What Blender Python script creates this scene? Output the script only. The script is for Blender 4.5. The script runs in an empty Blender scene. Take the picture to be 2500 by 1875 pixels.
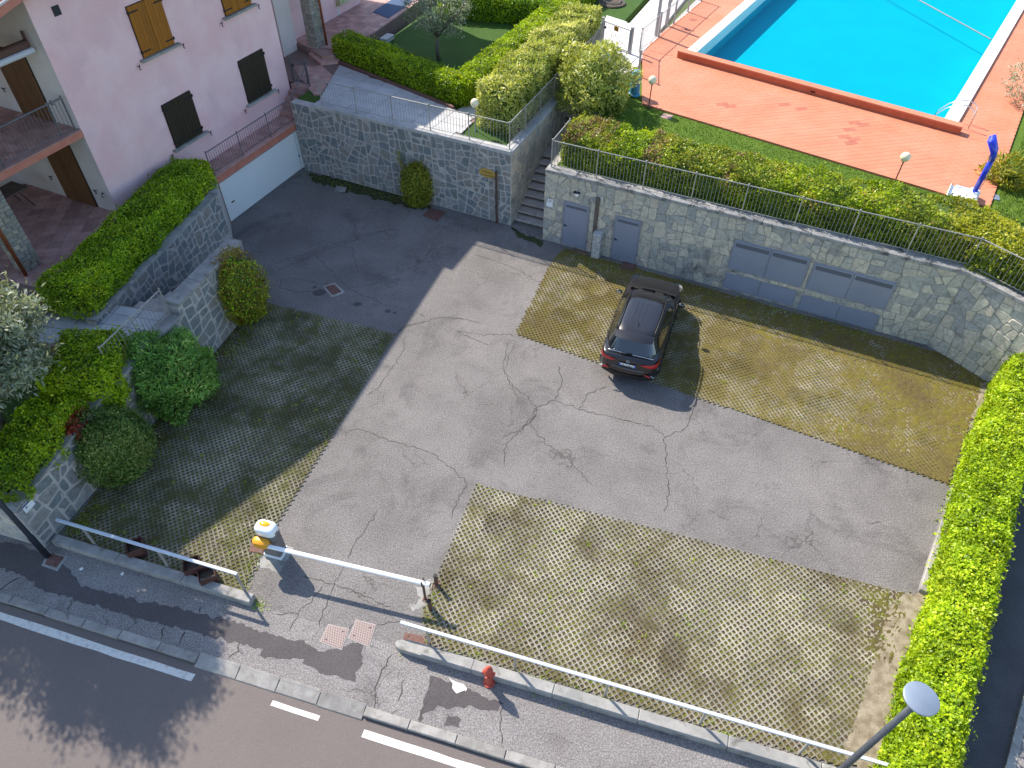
import bpy, math, random
import numpy as np
from mathutils import Vector, Matrix
R = math.radians
rng = np.random.default_rng(7)
random.seed(7)
C = bpy.context.scene.collection
SC = bpy.context.scene

# ------------------------------------------------------------------ camera, sky, sun, exposure
CAM_H, CAM_F, CAM_PITCH, CAM_ROLL = 16.0, 1734.0, R(46.1), R(0.6)
cd = bpy.data.cameras.new('camera'); cam = bpy.data.objects.new('camera', cd); C.objects.link(cam)
cd.sensor_width = 36.0; cd.lens = 36.0 * CAM_F / 2500.0; cd.clip_start = 0.1; cd.clip_end = 2000
cam.matrix_world = Matrix.Translation((0, 0, CAM_H)) @ Matrix.Rotation(math.pi/2 - CAM_PITCH, 4, 'X') @ Matrix.Rotation(CAM_ROLL, 4, 'Z')
SC.camera = cam
SUN_AZ, SUN_EL = R(-48.5 + 180), R(41.0)          # direction towards the sun, angle from +X
wd = bpy.data.worlds.new('World'); SC.world = wd; wd.use_nodes = True
wn = wd.node_tree.nodes; wl = wd.node_tree.links
sky = wn.new('ShaderNodeTexSky'); sky.sky_type = 'NISHITA'; sky.sun_disc = False
sky.sun_elevation = SUN_EL; sky.sun_rotation = math.pi/2 - SUN_AZ
sky.air_density = 1.0; sky.dust_density = 0.6; sky.ozone_density = 1.0
wl.new(sky.outputs[0], wn['Background'].inputs[0]); wn['Background'].inputs[1].default_value = 0.15
sl = bpy.data.lights.new('sun', 'SUN'); sl.energy = 4.2; sl.angle = R(0.55); sl.color = (1.0, 0.93, 0.82)
so = bpy.data.objects.new('sun', sl); C.objects.link(so); so.location = (-20, 25, 30)
sdir = Vector((-math.cos(SUN_AZ)*math.cos(SUN_EL), -math.sin(SUN_AZ)*math.cos(SUN_EL), -math.sin(SUN_EL)))
so.rotation_euler = sdir.to_track_quat('-Z', 'Y').to_euler()
SC.view_settings.view_transform = 'Standard'; SC.view_settings.look = 'None'
SC.view_settings.exposure = 0.95; SC.view_settings.gamma = 1.0; SC.view_settings.use_curve_mapping = False
SC.cycles.use_denoising = True
SC.cycles.max_bounces = 6; SC.cycles.transparent_max_bounces = 8
SC.cycles.caustics_reflective = False; SC.cycles.caustics_refractive = False

# ------------------------------------------------------------------ pixels (photo drawn 2212 wide) to points at a known height
DK = 2500 / 2212
def ray25(u, v):
    dx = (u - 1250) / CAM_F; dy = (937.5 - v) / CAM_F
    c, s = math.cos(CAM_ROLL), math.sin(CAM_ROLL); dx, dy = c*dx - s*dy, s*dx + c*dy
    sp, cp = math.sin(CAM_PITCH), math.cos(CAM_PITCH)
    return np.array([dx, cp + sp*dy, -sp + cp*dy])
def W25(u, v, z=0.0):
    r = ray25(u, v); t = (z - CAM_H) / r[2]; return np.array([r[0]*t, r[1]*t, z])
def W(u, v, z=0.0): return W25(u*DK, v*DK, z)
def onplane(u, v, p0, ang):        # (2500-px) pixel onto a vertical plane: distance along it and height
    d = np.array([math.cos(ang), math.sin(ang), 0]); n = np.array([-d[1], d[0], 0])
    r = ray25(u, v); o = np.array([0, 0, CAM_H]); q = o + ((np.array([p0[0], p0[1], 0]) - o) @ n) / (r @ n) * r
    return (q - np.array([p0[0], p0[1], 0])) @ d, q[2]
def dirv(a): return np.array([math.cos(a), math.sin(a), 0.0])

# ------------------------------------------------------------------ mesh helpers
class MB:
    def __init__(s): s.V = []; s.F = []
    def add(s, v, f):
        o = len(s.V); s.V += [tuple(float(c) for c in p) for p in v]; s.F += [tuple(i + o for i in t) for t in f]; return s
    def box(s, c, size, rz=0.0, tilt=None):
        x, y, z = [k/2 for k in size]
        M = Matrix.Rotation(rz, 3, 'Z')
        if tilt is not None: M = M @ tilt
        vs = [Vector(c) + M @ Vector((a*x, b*y, d*z)) for d in (-1, 1) for a, b in ((-1,-1),(1,-1),(1,1),(-1,1))]
        return s.add(vs, [(3,2,1,0),(4,5,6,7),(0,1,5,4),(1,2,6,5),(2,3,7,6),(3,0,4,7)])
    def bbox(s, c, size, rz=0.0, b=0.01, tilt=None):          # box with chamfered edges
        x, y, z = [k/2 for k in size]; b = min(b, x*.9, y*.9, z*.9)
        M = Matrix.Rotation(rz, 3, 'Z')
        if tilt is not None: M = M @ tilt
        vs = []
        for zz, ins in ((-z, b), (-z+b, 0), (z-b, 0), (z, b)):
            xi, yi = x-ins, y-ins
            vs += [Vector(c) + M @ Vector(p) for p in ((-xi+b,-yi,zz),(xi-b,-yi,zz),(xi,-yi+b,zz),(xi,yi-b,zz),(xi-b,yi,zz),(-xi+b,yi,zz),(-xi,yi-b,zz),(-xi,-yi+b,zz))]
        f = [tuple(range(7,-1,-1)), tuple(range(24,32))]
        for k in range(3):
            for i in range(8): j = (i+1) % 8; f.append((k*8+i, k*8+j, k*8+8+j, k*8+8+i))
        return s.add(vs, f)
    def prism(s, poly, z0, z1):
        n = len(poly); a = sum(poly[i][0]*poly[(i+1)%n][1] - poly[(i+1)%n][0]*poly[i][1] for i in range(n))
        if a < 0: poly = poly[::-1]
        z0f = z0 if callable(z0) else (lambda x, y: z0); z1f = z1 if callable(z1) else (lambda x, y: z1)
        vs = [(p[0], p[1], z0f(p[0], p[1])) for p in poly] + [(p[0], p[1], z1f(p[0], p[1])) for p in poly]
        return s.add(vs, [tuple(range(n-1,-1,-1)), tuple(range(n, 2*n))] + [(i, (i+1)%n, n+(i+1)%n, n+i) for i in range(n)])
    def sheet(s, poly, z):
        n = len(poly); a = sum(poly[i][0]*poly[(i+1)%n][1] - poly[(i+1)%n][0]*poly[i][1] for i in range(n))
        if a < 0: poly = poly[::-1]
        return s.add([(p[0], p[1], z) for p in poly], [tuple(range(n))])
    def tube(s, pts, r, n=8, cap=True):
        P_ = [Vector(p) for p in pts]; m = len(P_); rs = r if hasattr(r, '__len__') else [r]*m
        vs = []; up = None
        for i in range(m):
            t = (P_[min(i+1, m-1)] - P_[max(i-1, 0)]).normalized()
            if up is None: up = t.orthogonal().normalized()
            up = (up - t*up.dot(t)); up = up.normalized() if up.length > 1e-6 else t.orthogonal().normalized()
            b = t.cross(up)
            vs += [P_[i] + (up*math.cos(2*math.pi*k/n) + b*math.sin(2*math.pi*k/n))*rs[i] for k in range(n)]
        f = [(i*n+k, i*n+(k+1)%n, (i+1)*n+(k+1)%n, (i+1)*n+k) for i in range(m-1) for k in range(n)]
        if cap: f += [tuple(range(n-1,-1,-1)), tuple(range((m-1)*n, m*n))]
        return s.add(vs, f)
    def lathe(s, c, prof, n=20, M=None):
        vs = []
        for r, z in prof:
            for k in range(n):
                p = Vector((r*math.cos(2*math.pi*k/n), r*math.sin(2*math.pi*k/n), z)); vs.append(Vector(c) + (M @ p if M else p))
        m = len(prof); f = [(i*n+k, i*n+(k+1)%n, (i+1)*n+(k+1)%n, (i+1)*n+k) for i in range(m-1) for k in range(n)]
        if prof[0][0] > 1e-4: f.append(tuple(range(n-1,-1,-1)))
        if prof[-1][0] > 1e-4: f.append(tuple(range((m-1)*n, m*n)))
        return s.add(vs, f)
    def grid(s, rows, close=False):                           # rows of equal-length point lists
        n = len(rows[0]); vs = [p for r in rows for p in r]; f = []
        for i in range(len(rows)-1):
            for k in range(n if close else n-1):
                j = (k+1) % n; f.append((i*n+k, i*n+j, (i+1)*n+j, (i+1)*n+k))
        return s.add(vs, f)

BASE = {}
def root_base(o):
    return BASE.get(o.name)
def obj(name, mb, mat, parent=None, smooth=False, label=None, cat=None, group=None, kind=None, angle=None):
    V = np.array(mb.V, dtype=float)
    if parent is None:
        b = np.array([(V[:,0].min()+V[:,0].max())/2, (V[:,1].min()+V[:,1].max())/2, V[:,2].min()])
    else: b = BASE[parent.name]
    me = bpy.data.meshes.new(name)
    me.from_pydata((V - b).tolist(), [], mb.F); me.update()
    me.materials.append(mat)
    if smooth:
        me.polygons.foreach_set('use_smooth', [True]*len(me.polygons))
        if angle: me.set_sharp_from_angle(angle=R(angle))
    o = bpy.data.objects.new(name, me); C.objects.link(o)
    if parent is None: o.location = b
    else: o.parent = parent
    BASE[o.name] = b
    tag(o, label, cat, group, kind)
    return o
def tag(o, label=None, cat=None, group=None, kind=None):
    if label: o['label'] = label
    if cat: o['category'] = cat
    if group: o['group'] = group
    if kind: o['kind'] = kind
    return o
def thing(name, label, cat, loc, rz=0.0, group=None, local=False):
    o = bpy.data.objects.new(name, None); o.empty_display_size = .2; C.objects.link(o)
    o.location = tuple(float(c) for c in loc); o.rotation_euler = (0, 0, rz)
    BASE[o.name] = np.zeros(3) if (local or rz) else np.array([float(c) for c in loc])
    return tag(o, label, cat, group)
def struct(name, mb, mat, label=None, smooth=False, **k):
    return obj(name, mb, mat, None, smooth, kind='structure', label=label, **k)
def inst(name, me, parent, loc, rz=0.0):                      # a further piece that shares mesh data
    o = bpy.data.objects.new(name, me); C.objects.link(o); o.parent = parent
    b = BASE[parent.name]; o.location = (loc[0]-b[0], loc[1]-b[1], loc[2]-b[2]); o.rotation_euler = (0, 0, rz); BASE[o.name] = b
    return o
def mesh(name, mb, mat, smooth=False):
    me = bpy.data.meshes.new(name); me.from_pydata(mb.V, [], mb.F); me.update(); me.materials.append(mat)
    if smooth: me.polygons.foreach_set('use_smooth', [True]*len(me.polygons))
    return me
def dup(root, loc, rz=None, label=None):
    def cp(o, par):
        c = o.copy(); C.objects.link(c); c.parent = par
        for ch in list(o.children): cp(ch, c)
        return c
    r = cp(root, None); r.location = loc
    if rz is not None: r.rotation_euler = (0, 0, rz)
    if label: r['label'] = label
    return r
def text_mesh(body, size, extrude=0.002):
    cu = bpy.data.curves.new('lettering', 'FONT'); cu.body = body; cu.size = size; cu.extrude = extrude; cu.align_x = 'CENTER'; cu.align_y = 'CENTER'; cu.resolution_u = 3
    o = bpy.data.objects.new('lettering_tmp', cu); C.objects.link(o)
    dg = bpy.context.evaluated_depsgraph_get(); me = bpy.data.meshes.new_from_object(o.evaluated_get(dg))
    V = [tuple(v.co) for v in me.vertices]; F = [tuple(p.vertices) for p in me.polygons]
    bpy.data.objects.remove(o); bpy.data.curves.remove(cu); bpy.data.meshes.remove(me)
    return V, F

# ------------------------------------------------------------------ polygon helpers
def clip(poly, nx, ny, c):                                    # keep nx*x+ny*y <= c
    out = []; n = len(poly)
    for i in range(n):
        a, b = poly[i], poly[(i+1)%n]; da = nx*a[0]+ny*a[1]-c; db = nx*b[0]+ny*b[1]-c
        if da <= 0: out.append(a)
        if (da < 0 < db) or (db < 0 < da):
            t = da/(da-db); out.append((a[0]+t*(b[0]-a[0]), a[1]+t*(b[1]-a[1])))
    return out
def area(p): return .5*sum(p[i][0]*p[(i+1)%len(p)][1]-p[(i+1)%len(p)][0]*p[i][1] for i in range(len(p))) if len(p) > 2 else 0
def inpoly(x, y, poly):
    r = False; n = len(poly)
    for i in range(n):
        (x1, y1), (x2, y2) = poly[i][:2], poly[(i+1)%n][:2]
        if (y1 > y) != (y2 > y) and x < (x2-x1)*(y-y1)/(y2-y1)+x1: r = not r
    return r
def clip_convex(poly, region):                                # region convex, counter-clockwise
    for i in range(len(region)):
        a, b = region[i], region[(i+1)%len(region)]; nx, ny = b[1]-a[1], -(b[0]-a[0])
        poly = clip(poly, nx, ny, nx*a[0]+ny*a[1])
        if len(poly) < 3: return []
    return poly
def ccw(p): return list(p) if area(p) > 0 else list(p)[::-1]

# ------------------------------------------------------------------ materials
def nmat(name):
    m = bpy.data.materials.new(name); m.use_nodes = True
    return m, m.node_tree.nodes, m.node_tree.links, m.node_tree.nodes['Principled BSDF']
def pos_node(N): return N.new('ShaderNodeNewGeometry').outputs['Position']
def noise(N, L, vec, scale, detail=3, rough=.55, dist=0):
    t = N.new('ShaderNodeTexNoise'); t.inputs['Scale'].default_value = scale; t.inputs['Detail'].default_value = detail; t.inputs['Roughness'].default_value = rough
    t.inputs['Distortion'].default_value = dist
    L.new(vec, t.inputs['Vector']); return t.outputs['Fac']
def ramp(N, L, fac, stops):
    r = N.new('ShaderNodeValToRGB'); e = r.color_ramp.elements
    while len(e) < len(stops): e.new(.5)
    for el, (p, c) in zip(e, stops): el.position = p; el.color = (*c, 1) if len(c) == 3 else c
    L.new(fac, r.inputs[0]); return r.outputs[0]
def mixc(N, L, fac, a, b, mode='MIX'):
    m = N.new('ShaderNodeMix'); m.data_type = 'RGBA'; m.blend_type = mode
    if isinstance(fac, (int, float)): m.inputs[0].default_value = fac
    else: L.new(fac, m.inputs[0])
    for k, x in ((6, a), (7, b)):
        if isinstance(x, tuple): m.inputs[k].default_value = (*x, 1)
        else: L.new(x, m.inputs[k])
    return m.outputs[2]
def mth(N, L, op, a, b=0.0, clampv=False):
    m = N.new('ShaderNodeMath'); m.operation = op; m.use_clamp = clampv
    for k, x in ((0, a), (1, b)):
        if isinstance(x, (int, float)): m.inputs[k].default_value = x
        else: L.new(x, m.inputs[k])
    return m.outputs[0]
def bump(N, L, b, h, strength=.3, dist=.01):
    n = N.new('ShaderNodeBump'); n.inputs['Strength'].default_value = strength; n.inputs['Distance'].default_value = dist
    L.new(h, n.inputs['Height']); L.new(n.outputs[0], b.inputs['Normal'])
def grey(v): return (v, v, v)
def mat(name, col, col2=None, scale=4.0, contrast=(.35, .65), rough=.7, metal=0.0, rand=0.0, speck=0.0, speck_scale=70, bmp=0.0, bmp_scale=40, spec=.4, coat=0.0, stain=None, detail=4):
    m, N, L, B = nmat(name); p = pos_node(N)
    c = None
    if col2 is not None:
        f = noise(N, L, p, scale, detail)
        c = mixc(N, L, ramp(N, L, f, [(contrast[0], grey(0)), (contrast[1], grey(1))]), col, col2)
    if stain is not None:                                       # (colour, scale, lo, hi)
        f = noise(N, L, p, stain[1], 5, .6, .6)
        c = mixc(N, L, ramp(N, L, f, [(stain[2], grey(0)), (stain[3], grey(1))]), c if c is not None else col, stain[0])
    if speck:
        f = noise(N, L, p, speck_scale, 2, .6)
        c = mixc(N, L, 1.0, c if c is not None else col, ramp(N, L, f, [(.3, grey(1-speck)), (.5, grey(1)), (.72, grey(1+speck))]), 'MULTIPLY')
    if rand:
        oi = N.new('ShaderNodeObjectInfo').outputs['Random']
        c = mixc(N, L, 1.0, c if c is not None else col, ramp(N, L, oi, [(0, grey(1-rand)), (1, grey(1+rand))]), 'MULTIPLY')
    if c is None: B.inputs['Base Color'].default_value = (*col, 1)
    else: L.new(c, B.inputs['Base Color'])
    B.inputs['Roughness'].default_value = rough; B.inputs['Metallic'].default_value = metal; B.inputs['Specular IOR Level'].default_value = spec
    if coat: B.inputs['Coat Weight'].default_value = coat; B.inputs['Coat Roughness'].default_value = .05
    if bmp: bump(N, L, B, noise(N, L, p, bmp_scale, 4), bmp, .02)
    return m
def leaf_mat(name, stops, trans=.35, rough=.45):
    m, N, L, B = nmat(name)
    a = N.new('ShaderNodeAttribute'); a.attribute_name = 'lv'
    c = ramp(N, L, a.outputs['Fac'], stops)
    f = noise(N, L, pos_node(N), 1.3, 3)
    c = mixc(N, L, 1.0, c, ramp(N, L, f, [(.3, grey(.72)), (.7, grey(1.2))]), 'MULTIPLY')
    L.new(c, B.inputs['Base Color']); B.inputs['Roughness'].default_value = rough; B.inputs['Specular IOR Level'].default_value = .35
    t = N.new('ShaderNodeBsdfTranslucent'); L.new(mixc(N, L, 1.0, c, (1.25, 1.2, .55), 'MULTIPLY'), t.inputs[0])
    mx = N.new('ShaderNodeMixShader'); mx.inputs[0].default_value = trans
    L.new(B.outputs[0], mx.inputs[1]); L.new(t.outputs[0], mx.inputs[2]); L.new(mx.outputs[0], N['Material Output'].inputs[0])
    return m
def stone_mat(name, cols, stain=None, rough=.75):
    m, N, L, B = nmat(name); p = pos_node(N)
    oi = N.new('ShaderNodeObjectInfo').outputs['Random']
    r = N.new('ShaderNodeValToRGB'); r.color_ramp.interpolation = 'CONSTANT'; e = r.color_ramp.elements
    while len(e) < len(cols): e.new(.5)
    for i, (el, c) in enumerate(zip(e, cols)): el.position = i/len(cols); el.color = (*c, 1)
    L.new(oi, r.inputs[0]); c = r.outputs[0]
    f = noise(N, L, p, 9, 5, .6, .5)
    c = mixc(N, L, 1.0, c, ramp(N, L, f, [(.3, grey(.72)), (.7, grey(1.25))]), 'MULTIPLY')
    if stain:
        f2 = noise(N, L, p, stain[1], 5, .62, .8); c = mixc(N, L, ramp(N, L, f2, [(stain[2], grey(0)), (stain[3], grey(1))]), c, stain[0])
    L.new(c, B.inputs['Base Color']); B.inputs['Roughness'].default_value = rough
    bump(N, L, B, noise(N, L, p, 25, 5), .5, .02)
    return m

MT = {}
def setup_materials():
    A = MT
    # old pale asphalt of the yard: blotches, dark stains, bright aggregate
    def asphalt(name, base, light, dark, speck=.5, sscale=60, blotch=.8, craze=False):
        m, N, L, B = nmat(name); p = pos_node(N)
        c = mixc(N, L, ramp(N, L, noise(N, L, p, .4, 6, .7, .3), [(.36, grey(0)), (.64, grey(1))]), base, light)
        c = mixc(N, L, ramp(N, L, noise(N, L, p, .55, 7, .72, .6), [(.53, grey(0)), (.72, grey(blotch))]), c, dark)
        c = mixc(N, L, 1.0, c, ramp(N, L, noise(N, L, p, 24, 3, .75), [(.3, grey(1-speck)), (.5, grey(1)), (.7, grey(1+speck))]), 'MULTIPLY')
        c = mixc(N, L, 1.0, c, ramp(N, L, noise(N, L, p, sscale, 2, .7), [(.28, grey(1-speck)), (.5, grey(1)), (.72, grey(1+speck*1.6))]), 'MULTIPLY')
        if craze:
            wv = N.new('ShaderNodeVectorMath'); wv.operation = 'ADD'; nt = N.new('ShaderNodeTexNoise'); nt.inputs['Scale'].default_value = 2.2; nt.inputs['Detail'].default_value = 5; L.new(p, nt.inputs['Vector'])
            sc3 = N.new('ShaderNodeVectorMath'); sc3.operation = 'SCALE'; sc3.inputs['Scale'].default_value = .55; L.new(nt.outputs['Color'], sc3.inputs[0]); L.new(p, wv.inputs[0]); L.new(sc3.outputs[0], wv.inputs[1])
            vo = N.new('ShaderNodeTexVoronoi'); vo.feature = 'DISTANCE_TO_EDGE'; vo.inputs['Scale'].default_value = .95; L.new(wv.outputs[0], vo.inputs['Vector'])
            ln = ramp(N, L, vo.outputs['Distance'], [(.0, grey(1)), (.007, grey(.7)), (.014, grey(0))]); mk = ramp(N, L, noise(N, L, p, .45, 3), [(.54, grey(0)), (.61, grey(.6))])
            c = mixc(N, L, mth(N, L, 'MULTIPLY', ln, mk), c, (.045, .04, .036))
        L.new(c, B.inputs['Base Color']); B.inputs['Roughness'].default_value = .85; B.inputs['Specular IOR Level'].default_value = .3
        bump(N, L, B, noise(N, L, p, 45, 4, .7), .9, .016)
        return m
    A['asphalt'] = asphalt('yard_asphalt', (.148, .135, .128), (.205, .187, .178), (.085, .076, .074), craze=True)
    A['sidewalk'] = asphalt('pavement_asphalt', (.185, .165, .158), (.25, .232, .222), (.1, .088, .087), .5, 55, craze=True)
    A['road'] = asphalt('road_asphalt', (.158, .131, .121), (.17, .142, .13), (.15, .125, .115), .07, 75, .3)
    A['patch'] = asphalt('patched_asphalt', (.082, .071, .072), (.1, .088, .088), (.066, .057, .06), .22, 60)
    A['crack'] = mat('crack_dark', (.03, .026, .024), (.05, .044, .036), 6)
    A['paint'] = mat('road_paint', (.62, .6, .55), (.42, .4, .37), 9, (.5, .72), .7, speck=.12)
    A['kerb'] = mat('kerb_concrete', (.24, .222, .205), (.32, .3, .275), 3, (.4, .62), .85, rand=.12, speck=.18, stain=((.14, .125, .11), 2.6, .58, .75), bmp=.3)
    A['concrete'] = mat('grey_concrete', (.26, .25, .235), (.35, .335, .31), 2.5, (.4, .62), .85, rand=.08, speck=.15, stain=((.12, .115, .1), 3.2, .55, .74), bmp=.3)
    A['coping'] = mat('coping_concrete', (.27, .265, .26), (.36, .35, .335), 3, (.4, .62), .85, rand=.1, speck=.25, stain=((.085, .083, .08), 3.5, .5, .7), bmp=.3)
    A['coping_light'] = mat('coping_light', (.38, .375, .37), (.46, .45, .44), 3, (.4, .62), .85, rand=.06, speck=.15, stain=((.2, .2, .2), 3.5, .58, .75), bmp=.2)
    A['mortar_light'] = mat('pale_mortar', (.5, .465, .44), (.42, .395, .38), 3, (.4, .6), .9, speck=.12, bmp=.5, stain=((.36, .34, .33), 1.2, .58, .78))
    A['mortar_dark'] = mat('grey_mortar', (.42, .39, .34), (.24, .225, .205), 4, (.4, .6), .9, speck=.15, bmp=.5)
    A['stone_blue'] = stone_mat('blue_grey_stone', [(.2,.215,.225),(.24,.245,.245),(.18,.205,.21),(.28,.27,.255),(.22,.225,.225),(.26,.24,.22),(.195,.215,.205),(.3,.295,.29)], ((.09,.088,.085), 1.1, .6, .75))
    A['stone_beige'] = stone_mat('beige_grey_stone', [(.54,.49,.4),(.47,.44,.37),(.57,.52,.415),(.4,.39,.35),(.52,.46,.37),(.45,.425,.36),(.35,.345,.32),(.56,.5,.4),(.49,.445,.365)], ((.13,.13,.13), .75, .58, .72))
    A['pillar_stone'] = stone_mat('pillar_stone', [(.33,.3,.25),(.27,.26,.23),(.37,.34,.28),(.24,.23,.21),(.3,.27,.21)])
    A['stucco'] = mat('pink_stucco', (.79, .5, .515), (.83, .585, .6), .9, (.36, .64), .9, speck=.05, speck_scale=25, bmp=.35, bmp_scale=30, stain=((.7,.47,.5), .6, .5, .75), detail=6)
    A['stucco_light'] = mat('pale_stucco', (.67, .6, .58), (.73, .67, .66), 1.2, (.36, .64), .9, bmp=.25, bmp_scale=30)
    A['fascia'] = mat('terracotta_fascia', (.46, .165, .115), (.52, .2, .145), 3, (.4, .6), .75, speck=.08)
    A['tile'] = mat('terracotta_tile', (.42, .235, .2), (.5, .315, .28), 3.5, (.35, .65), .7, rand=.2, speck=.08, bmp=.15)
    A['tile_grout'] = mat('tile_grout', (.2, .13, .115), (.24, .16, .14), 5)
    A['slab'] = mat('stone_slab', (.43, .425, .43), (.5, .49, .49), 2.5, (.35, .65), .8, rand=.1, speck=.12, bmp=.15)
    A['slab_white'] = mat('white_slab', (.62, .58, .555), (.69, .65, .62), 2.5, (.35, .65), .8, rand=.05, speck=.06, bmp=.1)
    A['deck'] = mat('pool_deck_tile', (.56, .19, .1), (.61, .225, .13), .7, (.35, .65), .75, rand=.045, speck=.05)
    A['deck_dark'] = mat('pool_deck_tile_replaced', (.4, .125, .075), (.44, .15, .09), 2, rough=.75)
    A['deck_grout'] = mat('pool_deck_grout', (.54, .18, .1), (.56, .21, .13), 2)
    A['poolwall'] = mat('red_pool_wall', (.45, .115, .05), (.5, .14, .065), 2.5, (.35, .65), .7, rand=.06, speck=.06)
    A['white'] = mat('white_coping', (.8, .79, .77), (.74, .73, .7), 2, rough=.6)
    A['whitepaint'] = mat('white_paint', (.8, .82, .84), None, rough=.35)
    A['railgrey'] = mat('galvanised_steel', (.36, .345, .31), (.29, .28, .26), 8, rough=.5, metal=.15)
    A['raildark'] = mat('dark_grey_steel', (.12, .12, .135), (.16, .16, .17), 8, rough=.5, metal=.4)
    A['railwhite'] = mat('white_rail_paint', (.56, .6, .65), (.5, .54, .6), 4, (.4, .7), .4)
    A['gate'] = mat('gate_grey', (.4, .385, .375), (.33, .32, .315), 6, rough=.5, metal=.2)
    A['black'] = mat('black_iron', (.012, .012, .014), None, rough=.5)
    A['rust'] = mat('rusty_iron', (.13, .06, .048), (.19, .1, .08), 14, (.35, .65), .8, speck=.2, bmp=.3)
    A['rustpost'] = mat('brown_painted_post', (.075, .04, .03), (.12, .07, .05), 14, rough=.6)
    A['cast_light'] = mat('worn_cast_iron', (.36, .31, .29), (.3, .25, .235), 20, rough=.6)
    A['planter'] = mat('dark_brown_planter', (.075, .03, .024), (.11, .05, .04), 10, rough=.55)
    A['soil'] = mat('soil', (.08, .058, .042), (.13, .1, .075), 12, rough=.95, speck=.3)
    A['wood'] = None
    def wood(name, a, b):
        m, N, L, B = nmat(name); p = pos_node(N)
        mp = N.new('ShaderNodeMapping'); mp.inputs['Scale'].default_value = (14, 14, 1.2); L.new(p, mp.inputs[0])
        c = mixc(N, L, ramp(N, L, noise(N, L, mp.outputs[0], 3, 5), [(.35, grey(0)), (.65, grey(1))]), a, b)
        oi = N.new('ShaderNodeObjectInfo').outputs['Random']
        c = mixc(N, L, 1.0, c, ramp(N, L, oi, [(0, grey(.86)), (1, grey(1.14))]), 'MULTIPLY')
        L.new(c, B.inputs['Base Color']); B.inputs['Roughness'].default_value = .55; return m
    A['shutter_orange'] = wood('honey_wood', (.33, .118, .003), (.26, .088, .003))
    A['shutter_dark'] = wood('dark_brown_wood', (.017, .012, .005), (.028, .02, .008))
    A['shutter_brown'] = wood('brown_wood', (.16, .07, .022), (.115, .05, .018))
    A['garage'] = mat('garage_door_white', (.74, .78, .8), (.7, .74, .77), .6, rough=.45)
    A['door_grey'] = mat('grey_metal_door', (.27, .295, .37), (.24, .265, .335), 1.2, (.3, .7), .45, metal=.1, speck=.05)
    A['door_vent'] = mat('grey_metal_vent', (.11, .12, .15), None, rough=.6)
    A['rooftile'] = mat('roof_tile', (.45, .2, .14), (.36, .15, .11), 3, rough=.8, rand=.22, speck=.1)
    A['gutter'] = mat('pale_gutter', (.6, .52, .5), None, rough=.4)
    A['copper'] = mat('copper_pipe', (.3, .09, .035), (.22, .065, .03), 4, rough=.45, metal=.3)
    A['globe'] = mat('opal_globe', (.78, .66, .42), (.85, .76, .55), 3, rough=.2, coat=.4)
    A['globe_white'] = mat('opal_white', (.8, .8, .78), None, rough=.25)
    A['bin'] = mat('blue_plastic', (.07, .32, .47), (.06, .27, .42), 3, rough=.5)
    A['bin_dark'] = mat('blue_plastic_inside', (.015, .06, .13), None, rough=.7)
    A['shower'] = mat('ultramarine_paint', (.022, .045, .62), (.018, .035, .5), 2, rough=.32, coat=.3)
    A['chrome'] = mat('chrome', (.62, .64, .66), None, rough=.18, metal=1.0)
    A['sign_yellow'] = mat('yellow_sign', (.5, .33, .085), (.45, .29, .07), 8, rough=.6)
    A['sign_ink'] = mat('brown_ink', (.1, .055, .01), None, rough=.7)
    A['sign_orange'] = mat('orange_sign', (.55, .21, .01), (.45, .17, .02), 10, rough=.6)
    A['sign_blue'] = mat('blue_ink', (.03, .06, .16), None, rough=.6)
    A['hydrant'] = mat('hydrant_red', (.5, .085, .05), (.4, .065, .045), 10, rough=.5)
    A['barrier_grey'] = mat('barrier_grey', (.13, .125, .13), (.16, .155, .16), 4, rough=.5)
    A['barrier_white'] = mat('barrier_white', (.78, .82, .84), None, rough=.3, coat=.3)
    A['barrier_orange'] = mat('barrier_orange', (.72, .33, .02), None, rough=.4)
    A['amber'] = mat('amber_lens', (.85, .4, .005), None, rough=.15, coat=.6)
    A['lamp_grey'] = mat('lamp_blue_grey', (.2, .245, .31), (.23, .275, .34), 3, rough=.4, metal=.2)
    A['pole_grey'] = mat('pole_dark_grey', (.065, .072, .085), (.085, .092, .105), 5, rough=.5, metal=.2)
    A['pole_black'] = mat('pole_black', (.018, .022, .032), None, rough=.5)
    A['mat_blue'] = mat('blue_doormat', (.06, .105, .2), (.05, .09, .17), 20, rough=.95)
    A['cloth'] = mat('floral_cloth', (.3, .32, .14), (.5, .5, .38), 9, (.4, .6), .85)
    A['plastic_white'] = mat('white_plastic', (.7, .74, .78), None, rough=.4)
    A['brown_box'] = mat('brown_awning', (.09, .045, .035), None, rough=.5)
    A['grey_awning'] = mat('grey_awning', (.5, .52, .56), None, rough=.5)
    A['oldwood'] = mat('weathered_post', (.09, .075, .065), (.16, .13, .11), 7, rough=.9, bmp=.5)
    A['oldplaster'] = mat('flaking_white_plaster', (.5, .5, .49), (.28, .27, .25), 9, (.45, .62), .9, bmp=.6)
    A['paper'] = mat('white_litter', (.75, .75, .73), None, rough=.8)
    A['deadleaf'] = mat('pale_fallen_leaf', (.4, .37, .3), (.3, .26, .17), 30, rough=.8)
    A['bark'] = mat('bark', (.13, .105, .085), (.2, .17, .14), 10, rough=.95, bmp=.6)
    A['twig'] = mat('hedge_inner_leaves', (.05, .085, .012), (.075, .12, .018), 14, rough=.95)
    A['hose'] = mat('grey_hose', (.3, .26, .22), None, rough=.6)
    A['moss_rock'] = mat('moss', (.06, .065, .02), (.035, .04, .016), 8, rough=1)
    # water: clear surface over a tiled basin
    m, N, L, B = nmat('pool_water'); N.remove(B)
    tr = N.new('ShaderNodeBsdfTransparent'); tr.inputs[0].default_value = (.78, .985, 1, 1)
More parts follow.
